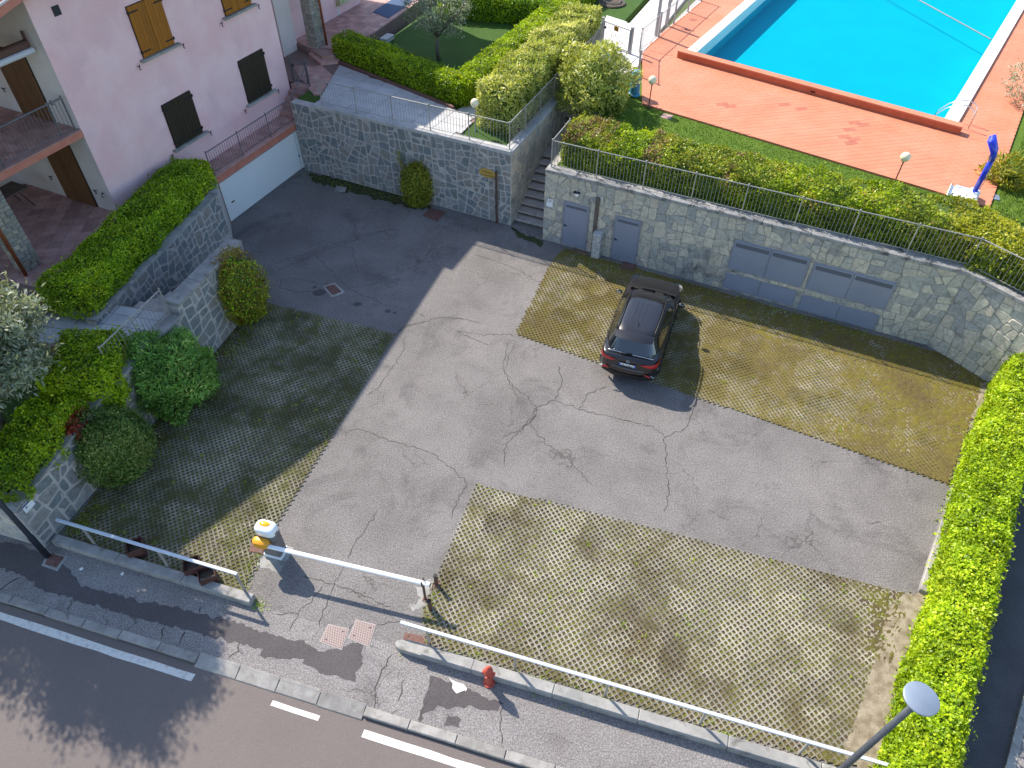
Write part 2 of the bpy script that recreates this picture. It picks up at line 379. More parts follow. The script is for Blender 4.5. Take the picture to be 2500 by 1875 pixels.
    gl = N.new('ShaderNodeBsdfGlossy'); gl.inputs['Roughness'].default_value = .04
    fr = None
    bp = N.new('ShaderNodeBump'); bp.inputs['Strength'].default_value = .03; bp.inputs['Distance'].default_value = .05
    L.new(noise(N, L, pos_node(N), 2.2, 3), bp.inputs['Height'])
    for k in (gl,): L.new(bp.outputs[0], k.inputs['Normal'])
    mx = N.new('ShaderNodeMixShader'); mx.inputs[0].default_value = .012; L.new(tr.outputs[0], mx.inputs[1]); L.new(gl.outputs[0], mx.inputs[2]); L.new(mx.outputs[0], N['Material Output'].inputs[0])
    A['water'] = m
    A['pooltile'] = mat('pool_basin', (.002, .32, .42), (.002, .34, .44), .5, rough=.9, spec=0)
    # grass
    def grass(name, a, b, c3):
        m, N, L, B = nmat(name); p = pos_node(N)
        c = mixc(N, L, ramp(N, L, noise(N, L, p, 1.1, 5, .65), [(.35, grey(0)), (.65, grey(1))]), a, b)
        c = mixc(N, L, ramp(N, L, noise(N, L, p, 38, 3, .7), [(.45, grey(0)), (.75, grey(1))]), c, c3)
        L.new(c, B.inputs['Base Color']); B.inputs['Roughness'].default_value = .9; B.inputs['Specular IOR Level'].default_value = .2
        bump(N, L, B, noise(N, L, p, 60, 3, .7), .9, .04); return m
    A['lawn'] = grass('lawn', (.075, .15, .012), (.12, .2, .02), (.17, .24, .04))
    A['lawn_dark'] = grass('lawn_painted_shade', (.045, .1, .016), (.06, .125, .02), (.08, .15, .03))  # darker copy of the lawn greens, with shade put into the colour
    # paver concrete and the moss between, tinted by place
    def mossmix(name, concrete, mossy=0.0, tint=(.125, .09, .04), mcol=((.085, .06, .038), (.115, .105, .024), (.135, .125, .022), (.07, .048, .028))):
        m, N, L, B = nmat(name); p = pos_node(N)
        big = noise(N, L, p, .45, 4, .6, .3); mid = noise(N, L, p, 2.3, 5, .65); fine = noise(N, L, p, 16, 3, .6)
        if concrete:
            c = mixc(N, L, ramp(N, L, fine, [(.3, grey(0)), (.7, grey(1))]), (.33, .30, .235), (.48, .445, .36))
            f = mth(N, L, 'ADD', mth(N, L, 'MULTIPLY', big, .55), mth(N, L, 'MULTIPLY', mid, .45))
            c = mixc(N, L, ramp(N, L, f, [(.46-.12*mossy, grey(mossy*.4)), (.6-.1*mossy, grey(min(.95, .72+.4*mossy)))]), c, tint)
        else:
            c = mixc(N, L, ramp(N, L, mid, [(.38, grey(0)), (.58, grey(1))]), mcol[0], mcol[1])
            c = mixc(N, L, ramp(N, L, noise(N, L, p, 7, 4, .6), [(.52, grey(0)), (.62, grey(1))]), c, mcol[2])
            c = mixc(N, L, ramp(N, L, big, [(.5, grey(0)), (.66, grey(.7))]), c, mcol[3])
        c = mixc(N, L, 1.0, c, ramp(N, L, noise(N, L, p, 70, 2, .6), [(.3, grey(.72)), (.7, grey(1.28))]), 'MULTIPLY')
        if concrete:
            oi = N.new('ShaderNodeObjectInfo').outputs['Random']; c = mixc(N, L, 1.0, c, ramp(N, L, oi, [(0, grey(.74)), (1, grey(1.18))]), 'MULTIPLY')
        L.new(c, B.inputs['Base Color']); B.inputs['Roughness'].default_value = .95; B.inputs['Specular IOR Level'].default_value = .2
        bump(N, L, B, noise(N, L, p, 45, 4, .65), .7, .015); return m
    A['paver'] = mossmix('grid_paver_concrete', True); A['paver_olive'] = mossmix('grid_paver_olive', True, .6, (.165, .13, .042)); A['paver_green'] = mossmix('grid_paver_green', True, .4, (.1, .1, .042)); A['moss'] = mossmix('moss_and_soil', False); A['moss_ochre'] = mossmix('ochre_moss', False, mcol=((.13, .095, .04), (.15, .12, .026), (.155, .135, .022), (.1, .072, .034)))
    A['sand'] = mat('dry_bare_soil', (.31, .26, .19), (.19, .15, .1), 4, (.4, .62), .95, speck=.25, bmp=.4)
    # leaves
    A['leaf_lime'] = leaf_mat('lime_leaves', [(0, (0.142, 0.239, 0.009)), (.35, (0.332, 0.479, 0.014)), (.75, (0.547, 0.671, 0.021)), (1, (0.722, 0.766, 0.058))], .4)
    A['leaf_box'] = leaf_mat('box_hedge_leaves', [(0, (0.086, 0.175, 0.006)), (.35, (0.220, 0.369, 0.010)), (.75, (0.414, 0.574, 0.013)), (1, (0.722, 0.737, 0.030))], .3, .4)
    A['leaf_bright'] = leaf_mat('bright_hedge_leaves', [(0, (0.097, 0.186, 0.005)), (.35, (0.243, 0.372, 0.010)), (.75, (0.405, 0.529, 0.012)), (1, (0.583, 0.629, 0.024))], .42)
    A['leaf_oleander'] = leaf_mat('oleander_leaves', [(0, (0.161, 0.209, 0.036)), (.35, (0.356, 0.420, 0.072)), (.7, (0.570, 0.582, 0.158)), (1, (0.850, 0.807, 0.403))], .35, .4)
    A['leaf_mixed'] = leaf_mat('mixed_hedge_leaves', [(0, (0.074, 0.112, 0.008)), (.35, (0.192, 0.267, 0.018)), (.7, (0.355, 0.416, 0.030)), (.9, (0.489, 0.505, 0.050)), (1, (0.534, 0.297, 0.089))], .35)
    A['leaf_pink'] = leaf_mat('rusty_hedge_leaves', [(0, (0.096, 0.060, 0.024)), (.4, (0.240, 0.136, 0.064)), (.8, (0.336, 0.192, 0.120)), (1, (0.272, 0.288, 0.080))], .3)
    A['leaf_yellow'] = leaf_mat('yellow_hedge_leaves', [(0, (.14, .17, .01)), (.4, (.34, .36, .02)), (.8, (.5, .48, .04)), (1, (.6, .56, .1))], .38)
    A['leaf_brown'] = leaf_mat('brown_bush_leaves', [(0, (0.121, 0.077, 0.013)), (.4, (0.304, 0.182, 0.022)), (.7, (0.264, 0.255, 0.020)), (1, (0.507, 0.328, 0.050))], .25)
    A['leaf_bamboo'] = leaf_mat('bush_leaves_green', [(0, (0.056, 0.157, 0.031)), (.4, (0.161, 0.349, 0.057)), (.8, (0.305, 0.506, 0.099)), (1, (0.610, 0.629, 0.198))], .25)
    A['leaf_dark'] = leaf_mat('dark_bush_leaves', [(0, (0.045, 0.087, 0.016)), (.4, (0.106, 0.190, 0.031)), (.8, (0.212, 0.285, 0.054)), (1, (0.389, 0.344, 0.119))], .2)
    A['leaf_olive'] = leaf_mat('olive_leaves', [(0, (.1, .14, .08)), (.4, (.24, .29, .19)), (.8, (.42, .45, .35)), (1, (.68, .66, .58))], .25, .4)
    A['leaf_climb'] = leaf_mat('climber_leaves', [(0, (0.096, 0.135, 0.014)), (.4, (0.240, 0.270, 0.024)), (.8, (0.416, 0.405, 0.036)), (1, (0.528, 0.450, 0.072))], .35)
    A['leaf_red'] = leaf_mat('red_leaves', [(0, (.12, .015, .01)), (.5, (.3, .035, .02)), (1, (.38, .08, .04))], .35)
    A['leaf_grass'] = leaf_mat('grass_blades', [(0, (.06, .12, .01)), (.5, (.12, .2, .02)), (1, (.2, .27, .05))], .3)
    # car
    m, N, L, B = nmat('black_brown_paint'); B.inputs['Base Color'].default_value = (.011, .008, .008, 1); B.inputs['Roughness'].default_value = .32; B.inputs['Metallic'].default_value = .25
    B.inputs['Coat Weight'].default_value = 1; B.inputs['Coat Roughness'].default_value = .03; A['carpaint'] = m
    A['carglass'] = mat('tinted_glass', (.008, .009, .012), None, rough=.04, spec=.8, coat=1)
    A['carblack'] = mat('black_trim', (.012, .012, .012), None, rough=.45)
    A['tyre'] = mat('tyre_rubber', (.015, .015, .015), None, rough=.85)
    A['rim'] = mat('alloy_rim', (.45, .45, .46), None, rough=.3, metal=.9)
    A['taillight'] = mat('red_lens', (.42, .008, .012), None, rough=.15, coat=1)
    A['headlight'] = mat('clear_lens', (.5, .52, .55), None, rough=.1, coat=1)
    A['plate'] = mat('number_plate', (.72, .74, .76), None, rough=.4)
    A['plate_blue'] = mat('number_plate_blue', (.02, .08, .5), None, rough=.4)
setup_materials()
# ================================================================== ground, road, pavement, yard
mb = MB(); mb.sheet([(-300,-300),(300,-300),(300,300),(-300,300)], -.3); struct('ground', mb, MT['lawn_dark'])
KD = R(-15.6); kd = dirv(KD); kn = np.array([math.sin(KD), -math.cos(KD), 0]); K0 = np.array([-12.33, 8.06, 0])
def kp(s, o, z=0): q = K0 + kd*s + kn*o; return (q[0], q[1], z)
# road (0.1 m below the pavement), left dark edge and camera side
mb = MB(); mb.sheet([kp(-45,.06)[:2], kp(-45,9)[:2], kp(45,9)[:2], kp(45,.06)[:2]], -.10); struct('road', mb, MT['road'])
mb = MB(); mb.prism([kp(-45,9)[:2], kp(-45,13)[:2], kp(45,13)[:2], kp(45,9)[:2]], -.25, .02); struct('opposite_pavement', mb, MT['sidewalk'])
mb = MB(); mb.prism([kp(-45,-.14)[:2], (-55,24), (-11.6,9.66), (-5.9,7.9), (-2.6,6.98), (7.6,3.95), (8.6,3.2), kp(21,-.14)[:2]], -.28, -.001); struct('pavement', mb, MT['sidewalk'])
yard = [(-13.2,9.2), (-11.6,9.66), (-5.9,7.9), (-2.6,6.98), (7.6,3.95), (17.9,19.4), (3,34), (-15,34)]
mb = MB(); mb.prism(yard, -.28, 0.0); struct('yard', mb, MT['asphalt'])
mb = MB(); mb.prism([(7.6,3.95), (8.6,3.2), kp(21,-.14)[:2], kp(45,-.14)[:2], (45,40), (18.5,19.4), (17.9,19.4)], -.28, -.004); struct('side_road', mb, mat('side_road_asphalt', (.075,.072,.076), (.1,.095,.098), 1.2, rough=.9, speck=.35, bmp=.5))
# painted lines on the road (thin sheets)
def roadline(s0, s1, o, w, seg=.5):
    b = MB(); n = max(1, int((s1-s0)/seg))
    edge = lambda: float(rng.normal(0, .006))
    rows = []
    for i in range(n+1):
        s = s0+(s1-s0)*i/n; rows.append([kp(s, o-w/2+edge(), -.096), kp(s, o+w/2+edge(), -.096)])
    b.grid([[r[1], r[0]] for r in rows]); return b
for nm, s0, s1, o, w in (('edge_line', -30, 5.55, .34, .17), ('edge_line', 7.5, 8.65, .34, .12), ('edge_line', 9.68, 40, .36, .16), ('centre_line', -30, 3.55, 3.62, .14)):
    struct(nm, roadline(s0, s1, o, w), MT['paint'])
# kerb stones
ks = 0; kerb = MB()
kerb_root = thing('kerb', 'row of pale concrete kerb stones along the road edge', 'kerb', (kp(0,0)[0], kp(0,0)[1], -.1)); kerb_root['kind'] = 'structure'
s = -6.0
while s < 24:
    ln = 1.02 + rng.uniform(-.04, .08); drop = 5.9 < s + ln/2 < 9.9
    b = MB(); g = .006
    w0, w1 = (-.20, .12) if drop else (-.15, .05)
    zt0, zt1 = (.012, -.072) if drop else (.014, .01)
    j = rng.normal(0, .006)
    p = [kp(s+g, w0+j), kp(s+ln-g, w0+j), kp(s+ln-g, w1+j), kp(s+g, w1+j)]
    zt = [zt0, zt0, zt1, zt1]
    bev = .015
    top = [kp(s+g+bev, w0+j+bev, zt0), kp(s+ln-g-bev, w0+j+bev, zt0), kp(s+ln-g-bev, w1+j-bev, zt1), kp(s+g+bev, w1+j-bev, zt1)]
    mid = [(p[i][0], p[i][1], zt[i]-bev) for i in range(4)]; bot = [(q[0], q[1], -.16) for q in p]
    b.grid([bot[::-1], mid[::-1], top[::-1]], close=True); n0 = len(b.V); b.F.append((n0-1, n0-2, n0-3, n0-4))
    obj('kerb_stone', b, MT['kerb'], kerb_root); s += ln
# asphalt repairs on the pavement
def blob(pts, z, name, m, jit=.03, label=None):
    out = []
    for i in range(len(pts)):
        a, b = np.array(pts[i][:2]), np.array(pts[(i+1) % len(pts)][:2]); n = max(2, int(np.linalg.norm(b-a)/.09))
        for k in range(n): q = a+(b-a)*k/n + rng.normal(0, jit, 2); out.append((q[0], q[1]))
    b = MB(); b.sheet(out, z); return struct(name, b, m)
P25 = lambda l: [W25(u, v) for u, v in l]
blob(P25([(-40,1315),(60,1330),(150,1368),(202,1428),(316,1460),(494,1498),(638,1540),(744,1572),(790,1589),(884,1566),(880,1623),(866,1664),(793,1643),(728,1611),(634,1603),(638,1582),(456,1539),(364,1514),(171,1463),(104,1441),(40,1400),(-40,1372)]), .0035, 'asphalt_repair', MT['patch'])
blob(P25([(1053,1652),(1140,1682),(1228,1717),(1212,1733),(1151,1729),(1070,1721),(1037,1741),(1020,1760),(1035,1700)]), .0035, 'asphalt_repair', MT['patch'])
blob(P25([(1095,1745),(1125,1755),(1118,1775),(1085,1768)]), .0035, 'asphalt_repair', MT['patch'], .015)
# oil and damp spots on the yard
for u, v, r in ((690,632,.2),(772,657,.12),(838,672,.09),(853,676,.06),(680,620,.07)):
    c = W(u, v); blob([(c[0]+r*math.cos(a)*1.25, c[1]+r*math.sin(a)) for a in np.linspace(0, 6.28, 9)[:-1]], .0035, 'oil_spot', MT['patch'], .012)
# cracks: narrow dark gaps with ragged edges
crk = MB()
def crack(px, w=.018, conv=None):
    pts = [(conv(*p) if conv else W(*p))[:2] for p in px]; q = [np.array(pts[0])]
    for a, b in zip(pts[:-1], pts[1:]):
        a, b = np.array(a), np.array(b); n = max(2, int(np.linalg.norm(b-a)/.1)); t = (b-a)/np.linalg.norm(b-a); nn = np.array([-t[1], t[0]])
        for k in range(1, n+1): q.append(a+(b-a)*k/n + (nn*rng.normal(0, .028) if k < n else 0))
    rows = []
    for i in range(len(q)):
        t = q[min(i+1, len(q)-1)] - q[max(i-1, 0)]; t = t/np.linalg.norm(t); nn = np.array([-t[1], t[0]]); ww = w*rng.uniform(.5, 1.5)*(.4 if i in (0, len(q)-1) else 1)/2
        a, b = q[i]-nn*ww, q[i]+nn*ww; rows.append([(b[0], b[1], .0045), (a[0], a[1], .0045)])
    crk.grid(rows)
for l in ([(752,930),(775,926),(820,945),(900,968),(945,985),(985,1020),(1010,1045)],
          [(1088,1010),(1092,960),(1130,925),(1160,880),(1200,865),(1250,885),(1340,905),(1410,920),(1435,945),(1440,1000),(1445,1070),(1438,1110)],
          [(1160,880),(1130,850),(1100,830),(1090,800),(1110,745)], [(1160,880),(1145,915),(1175,955),(1230,995),(1280,1050)],
          [(1160,880),(1155,900),(1120,930),(1085,945)], [(1435,945),(1480,925),(1500,880),(1510,860)],
          [(855,722),(880,705),(950,685),(1010,690),(1040,700)], [(1055,745),(985,715),(1040,722),(1113,722)], [(1200,865),(1215,820),(1205,790)],
          [(1250,885),(1270,850),(1310,835)], [(1010,1045),(985,1085),(975,1120)], [(1870,1128),(1905,1128)]): crack(l)
cz = lambda x, y: W25(450+x/2.328, 480+y/2.328)
for l in ([(545,475),(620,465),(760,495),(830,500)], [(545,475),(545,520),(640,540),(740,540)], [(500,385),(740,310),(1000,220),(1200,180)], [(520,425),(740,330),(960,250),(1150,190)],
          [(930,520),(1080,500),(1140,460),(1240,430),(1370,360),(1400,300),(1500,285)], [(740,320),(830,420),(930,520),(1040,570),(1150,620),(1300,650)],
          [(1210,765),(1260,730),(1370,710)], [(1250,790),(1250,870),(1160,1000),(1110,1080),(1040,1130)], [(690,300),(800,250),(960,300),(980,420)], [(1840,830),(1810,980),(1870,1080),(1900,1180)],
          [(1140,200),(1160,230),(1210,215),(1215,185),(1150,185)], [(1650,330),(1780,370),(1900,420),(2040,500)]): crack(l, .015, cz)
cz = lambda x, y: W25(560+x/4.096, 1240+y/4.096)
for l in ([(735,680),(860,715),(960,750),(1040,760),(1130,800),(1230,820),(1380,890),(1480,950),(1620,985)], [(930,780),(840,890),(690,1050),(600,1230)], [(470,1060),(580,1050),(690,1055)],
          [(1480,40),(1380,180),(1240,380),(1180,500)], [(1150,580),(1050,770),(980,930),(930,1080),(900,1200)], [(1480,1170),(1600,1140),(1720,1125)]): crack(l, .016, cz)
cz = lambda x, y: W25(500+x/2.4575, 1200+y/2.4575)
for l in ([(1120,980),(1060,1070),(1020,1180),(1015,1300)], [(1365,1110),(1310,1300),(1280,1370)], [(1790,1290),(1770,1400),(1780,1520)], [(1205,1120),(1160,1260)], [(860,830),(900,790),(885,880)]): crack(l, .018, cz)
cz = lambda x, y: W25(x/3.16, 1400+y/3.16)
for l in ([(0,130),(60,80),(160,30)], [(540,210),(550,240),(530,290)], [(1270,410),(1240,510)], [(1430,450),(1400,500),(1390,550)], [(1850,530),(1840,600),(1760,650)], [(1560,250),(1540,300)]): crack(l, .03, cz)
obj('crack_network', crk, MT['crack'], None, kind='structure')

# ================================================================== grid-paved parking bays
PP, QQ = .155, .082
def cell_mb(b, cx, cy, ca, sa, z):
    hx, hy = PP/2, QQ
    o8 = [(hx,0),(hx/2,hy/2),(0,hy),(-hx/2,hy/2),(-hx,0),(-hx/2,-hy/2),(0,-hy),(hx/2,-hy/2)]
    def ringp(sc_c, sc_m, zz, lo=None, zl=None):
        out = []
        for i, (x, y) in enumerate(o8):
            low = i in (5, 6, 7); k = (sc_c if i % 2 == 0 else sc_m) if not (low and lo) else lo; out.append((cx+x*k*ca-y*k*sa, cy+x*k*sa+y*k*ca, z+(zl if low and zl is not None else zz)))
        return out
    # each cell is a ring with an open joint along its lower edges
    b.grid([ringp(1.0, 1.0, -.004, 1.0, -.022), ringp(.95, .96, 0, .83, -.001), ringp(.72, .80, -.002, .68, -.003), ringp(.68, .76, -.026, .64, -.026)], close=True)
def bay(name, label, poly, origin, ang, cover, cov_gain=1.0, zt=.03, pm='paver', mm='moss'):
    """soil sheet (heightfield with moss) under concrete grid blocks of 4 x 8 cells"""
    ca, sa = math.cos(ang), math.sin(ang)
    xs = [p[0] for p in poly]; ys = [p[1] for p in poly]
    st = .05; nx = int((max(xs)-min(xs))/st)+2; ny = int((max(ys)-min(ys))/st)+2
    gx = min(xs)+st*np.arange(nx); gy = min(ys)+st*np.arange(ny); X, Y = np.meshgrid(gx, gy, indexing='ij')
    ph = rng.uniform(0, 6.28, 12)
    def wav(x, y, f, i): return np.sin(x*f+ph[i]+1.7*np.sin(y*f*.6+ph[i+1]))*np.sin(y*f*1.1+ph[i+2]+1.3*np.sin(x*f*.7+ph[i+3]))
    base = .5+.25*(wav(X,Y,1.1,0)+.7*wav(X,Y,2.7,3)+.5*wav(X,Y,6.1,6))
    cv = cover(X, Y)*cov_gain
    Z = .006 + .008*rng.random(X.shape) + np.clip((base*.5+cv-.55)*.055, 0, .03)*rng.uniform(.25, 1.25, X.shape)
    ins = np.array([[inpoly(x, y, poly) for y in gy] for x in gx])
    idx = -np.ones(X.shape, int); V = []; F = []
    for i in range(nx):
        for j in range(ny):
            if ins[i, j]: idx[i, j] = len(V); V.append((X[i, j], Y[i, j], Z[i, j]))
    for i in range(nx-1):
        for j in range(ny-1):
            q = (idx[i,j], idx[i+1,j], idx[i+1,j+1], idx[i,j+1])
            if min(q) >= 0: F.append(q)
    b = MB(); b.V = V; b.F = F
    ground = obj(name, b, MT[mm], None, True, kind='structure', label=label)
    # cells
    blk = MB()
    for i in range(4):
        for j in range(8): cell_mb(blk, (i-1.5)*PP + (j % 2)*PP/2 - PP/4, (j-3.5)*QQ, 1, 0, 0)
    me = mesh('grid_paver', blk, MT[pm])
    wx = lambda a, c: (origin[0]+a*ca-c*sa, origin[1]+a*sa+c*ca)
    inside = lambda x, y: inpoly(x, y, poly)
    edge = MB(); cnt = 0
    ex = max(max(xs)-min(xs), max(ys)-min(ys))*1.5; nI = int(ex/(4*PP))+2; nJ = int(ex/(8*QQ))+2
    for I in range(-nI, nI):
        for J in range(-nJ, nJ):
            cs = []
            for i in range(4):
                for j in range(8):
                    cs.append(wx((4*I+i)*PP+(j % 2)*PP/2, (8*J+j)*QQ))
            ok = [inside(*c) for c in cs]
            if all(ok):
                c = wx((4*I+1.5)*PP+PP/4, (8*J+3.5)*QQ)
                o = inst('grid_paver', me, ground, (c[0], c[1], zt+float(rng.normal(0, .003))), ang+float(rng.normal(0, .008))); cnt += 1
            else:
                for c, k in zip(cs, ok):
                    if k: cell_mb(edge, c[0], c[1], ca, sa, zt+float(rng.normal(0, .001)))
    if edge.V: obj('cut_grid_paver', edge, MT[pm], ground, kind='stuff')
    return ground
x2 = lambda l: [(float(p[0]), float(p[1])) for p in l]
bayL_poly = x2([(-9.0,19.36), (-3.91,17.65), W(610,1115), W(590,1150), W(548,1235), W(525,1278), (-11.35,9.6), (-11.55,10.0), (-9.55,17.0)])
cl = lambda X, Y: np.clip(.75 - .28*((X+11.55)*.957-(Y-10.0)*.29), -.1, .8)
bay('parking_bay', 'grass-grid paved parking bay in the house shade beside the round bushes', bayL_poly, (-3.95,17.6), R(-16.5), cl, pm='paver_green')
bayR_poly = x2([(-.94,11.57), (-2.1,7.82), (-1.9,7.05), (6.9,4.5), (7.9,5.4), (9.75,8.25), W(1985,1288)])
cr = lambda X, Y: np.clip(.62*np.exp(-((X-7.4-(Y-5)*.55)/1.6)**2) + .25*np.sin(X*1.3+2)*np.sin(Y*1.1), -.2, .9)
bay('parking_bay', 'sunny grass-grid paved parking bay behind the long low railing', bayR_poly, (-.94,11.5), R(-16.9), cr)
bayT_poly = x2([(.09,17.71), (1.42,21.75), (1.9,22.65), (14.9,16.6), (15.3,16.2), W(2050,1048)])
ct = lambda X, Y: np.clip(.1 + .07*(X-2) + .8*np.exp(-(((22.75-.463*(X-2))-Y)/1.1)**2), 0, 1.15)
bay('parking_bay', 'mossy grass-grid paved parking bay where the car stands', bayT_poly, (.12,17.66), R(-27.0), ct, 1.0, pm='paver_olive', mm='moss_ochre')
# bare soil margin by the long lime hedge
blob([(7.0,4.75), (7.5,5.45), (8.4,6.85), (9.0,7.9), (9.5,8.35), (10.5,8.5), (9.2,6.2), (8.0,4.3), (7.4,4.15)], .0362, 'bare_soil', MT['sand'], .03)
blob([W(2060,1048), W(2085,950), W(2105,880), W(2118,830), (15.9,16.3), (13.9,13.4), (12.2,10.9)], .0362, 'bare_soil', MT['sand'], .04)
# green film on the asphalt at the foot of the back wall
blob([W(668,375), W(760,388), W(860,418), W(935,448), W(900,452), W(820,432), W(740,412), W(672,392)], .0035, 'moss_patch', MT['moss_rock'], .07)
blob([W(1103,492), W(1172,520), W(1168,535), W(1120,512)], .0035, 'moss_patch', MT['moss_rock'], .05)

# ================================================================== stone walls
def inset(poly, g):
    n = len(poly); out = list(poly)
    for i in range(n):
        a, b = poly[i], poly[(i+1) % n]; l = math.dist(a, b)
        if l < 1e-6: continue
        nx, ny = (b[1]-a[1])/l, -(b[0]-a[0])/l; out = clip(out, nx, ny, nx*a[0]+ny*a[1]-g*rng.uniform(.6, 1.5))
        if len(out) < 3: return []
    return out
def voronoi_stones(width, height, cell, joint, holes=(), zb=lambda s: 0.0, zt=None, aspect=1.0):
    """irregular flagstones: the face is split again and again by skewed lines; holes are (s0, z0, s1, z1) rectangles left free"""
    zt = zt or (lambda s: height); out = []; k = max(1, round(width/1.1)); m = max(1, round(height/1.0)); stack = []
    off = [0]+[width*i/k+rng.uniform(-.2, .2) for i in range(1, k)]+[width]
    for i in range(k):
        cut = [0]+[height*j/m+rng.uniform(-.18, .18) for j in range(1, m)]+[height]
        tl = [rng.uniform(-.14, .14) if 0 < j < m else 0 for j in range(m+1)]
        for j in range(m): stack.append([(off[i], cut[j]-tl[j]), (off[i+1], cut[j]+tl[j]), (off[i+1], cut[j+1]+tl[j+1]), (off[i], cut[j+1]-tl[j+1])])
    A0 = cell*cell*.8
    while stack:
        p = stack.pop(); ar = area(p)
        if ar < A0*rng.uniform(.55, 1.9) or ar < A0*.4:
            out.append(p); continue
        xs = np.array(p); c = xs.mean(0); cov = np.cov((xs-c).T); ev, vec = np.linalg.eigh(cov+1e-9*np.eye(2)); ax = vec[:, 1]; best = None
        comp = lambda q: area(q)/max(1e-6, sum(math.dist(q[t], q[t-1]) for t in range(len(q)))**2)
        for _ in range(7):
            an_ = math.atan2(ax[1], ax[0])+rng.normal(0, .38); nx, ny = math.cos(an_), math.sin(an_); o = nx*c[0]+ny*c[1]+rng.normal(0, .1)*math.sqrt(ar)
            q1, q2 = clip(p, nx, ny, o), clip(p, -nx, -ny, -o)
            if len(q1) < 3 or len(q2) < 3: continue
            sc_ = min(comp(q1), comp(q2)) - (.03 if len(q1) == 3 or len(q2) == 3 else 0) + rng.uniform(0, .012)
            if best is None or sc_ > best[0]: best = (sc_, q1, q2)
        if best is None: out.append(p); continue
        _, q1, q2 = best
        stack += [q1, q2]
    res = []
    for poly in out:
        for h in holes:
            if len(poly) > 2 and max(p[0] for p in poly) > h[0] and min(p[0] for p in poly) < h[2] and max(p[1] for p in poly) > h[1] and min(p[1] for p in poly) < h[3]:
                poly = max((clip(poly, 1, 0, h[0]), clip(poly, -1, 0, -h[2]), clip(poly, 0, 1, h[1]), clip(poly, 0, -1, -h[3])), key=lambda q: area(q) if len(q) > 2 else 0)
        if len(poly) < 3: continue
        poly = [(p[0], min(max(p[1], zb(p[0])), zt(p[0]))) for p in poly]
        q = [poly[k] for k in range(len(poly)) if math.dist(poly[k], poly[k-1]) > .015]
        if len(q) < 3 or area(q) < .004: continue
        q = inset(q, joint/2)
        q = [q[k] for k in range(len(q)) if math.dist(q[k], q[k-1]) > .012] if q else q
        if len(q) < 3 or area(q) < .003: continue
        c2 = []
        for k in range(len(q)):
            a, b, c = q[k-1], q[k], q[(k+1) % len(q)]; t = rng.uniform(.04, .16)
            c2 += [(b[0]+(a[0]-b[0])*t, b[1]+(a[1]-b[1])*t), (b[0]+(c[0]-b[0])*t, b[1]+(c[1]-b[1])*t)]
        res.append(c2)
    return res
def stone_face(parent, p0, ang, width, height, cell, joint, m, flip=False, holes=(), zb=lambda s: 0.0, zt=None, z0=0.0, proud=(.008, .03), aspect=1.0):
    """stones on a vertical face starting at p0 and running along ang; outward is to the right of ang (left when flip)"""
    d = dirv(ang); n = np.array([d[1], -d[0], 0]) * (-1 if flip else 1)
    for poly in voronoi_stones(width, height, cell, joint, holes, zb, zt, aspect):
        k = len(poly); cx = sum(p[0] for p in poly)/k; cz = sum(p[1] for p in poly)/k; h = rng.uniform(*proud); tl = rng.normal(0, .006, 2)
        def pt(s, z, o): q = np.array([p0[0], p0[1], 0]) + d*s + n*o; return (q[0], q[1], z0+z)
        back = [pt(s, z, -.02) for s, z in poly]
        mid = [pt(s, z, h*.55) for s, z in poly]
        front = [pt(cx+(s-cx)*.9, cz+(z-cz)*.9, h+(s-cx)*tl[0]*4+(z-cz)*tl[1]*4) for s, z in poly]
        b = MB()
        rows = [back, mid, front] if not flip else [back[::-1], mid[::-1], front[::-1]]
        b.grid(rows, close=True); b.F.append(tuple(range(2*k, 3*k)))
        obj('stone', b, m, parent)
def coping_run(parent, pts, w_out, w_in, z0, z1, seg, m, name='coping_stone'):
    """coping slabs along a polyline; out is to the right"""
    for a, b in zip(pts[:-1], pts[1:]):
        a, b = np.array([*a[:2], 0.]), np.array([*b[:2], 0.]); L_ = np.linalg.norm(b-a); d = (b-a)/L_; n = np.array([d[1], -d[0], 0]); k = max(1, round(L_/seg)); ang = math.atan2(d[1], d[0])
        for i in range(k):
            s0, s1 = L_*i/k+.003, L_*(i+1)/k-.003; c = a+d*(s0+s1)/2+n*(w_out-w_in)/2
            q = MB(); q.bbox((c[0], c[1], (z0+z1)/2+float(rng.normal(0,.002))), (s1-s0, w_out+w_in, z1-z0), ang, .012); obj(name, q, m, parent)

# back wall beside the garage, and its return along the stairs
BW = R(-24.7); CL = np.array([-.12, 24.16, 0]); bwd = dirv(BW); bwn = np.array([bwd[1], -bwd[0], 0])
BL = CL - bwd*9.95                                      # garage end
ST = R(66.5); std = dirv(ST); stn = np.array([std[1], -std[0], 0])     # stair direction and its right-hand side
TZ = 3.03                                               # terrace height
bw = thing('retaining_wall', 'tall blue-grey stone retaining wall with the yellow oval sign, beside the garage', 'wall', (CL[0], CL[1], 0))
q = MB(); e1 = CL + std*9.3
q.prism(x2([BL, CL, e1, e1 - stn*.35, CL - stn*.35 - bwn*.35, BL - bwn*.35]), -.1, TZ); obj('mortar', q, MT['mortar_light'], bw)
stone_face(bw, BL, BW, 9.95, TZ, .4, .045, MT['stone_blue'], proud=(.002, .012), aspect=.9)
# side face rises with the stairs: stones only above the treads
stone_face(bw, CL, ST, 9.3, TZ, .42, .03, MT['stone_beige'], zb=lambda s: max(0, min(2.7, (s-.3)*.33)), proud=(.004, .02))
coping_run(bw, [BL + bwd*1.15, CL], .07, .33, TZ, TZ+.15, 1.3, MT['coping_light'])
coping_run(bw, [CL, e1], .07, .33, TZ, TZ+.15, 1.3, MT['coping_light'])
q = MB(); q.bbox((CL[0]+.05, CL[1]-.05, TZ+.07), (.1,.1,.135), BW, .01)
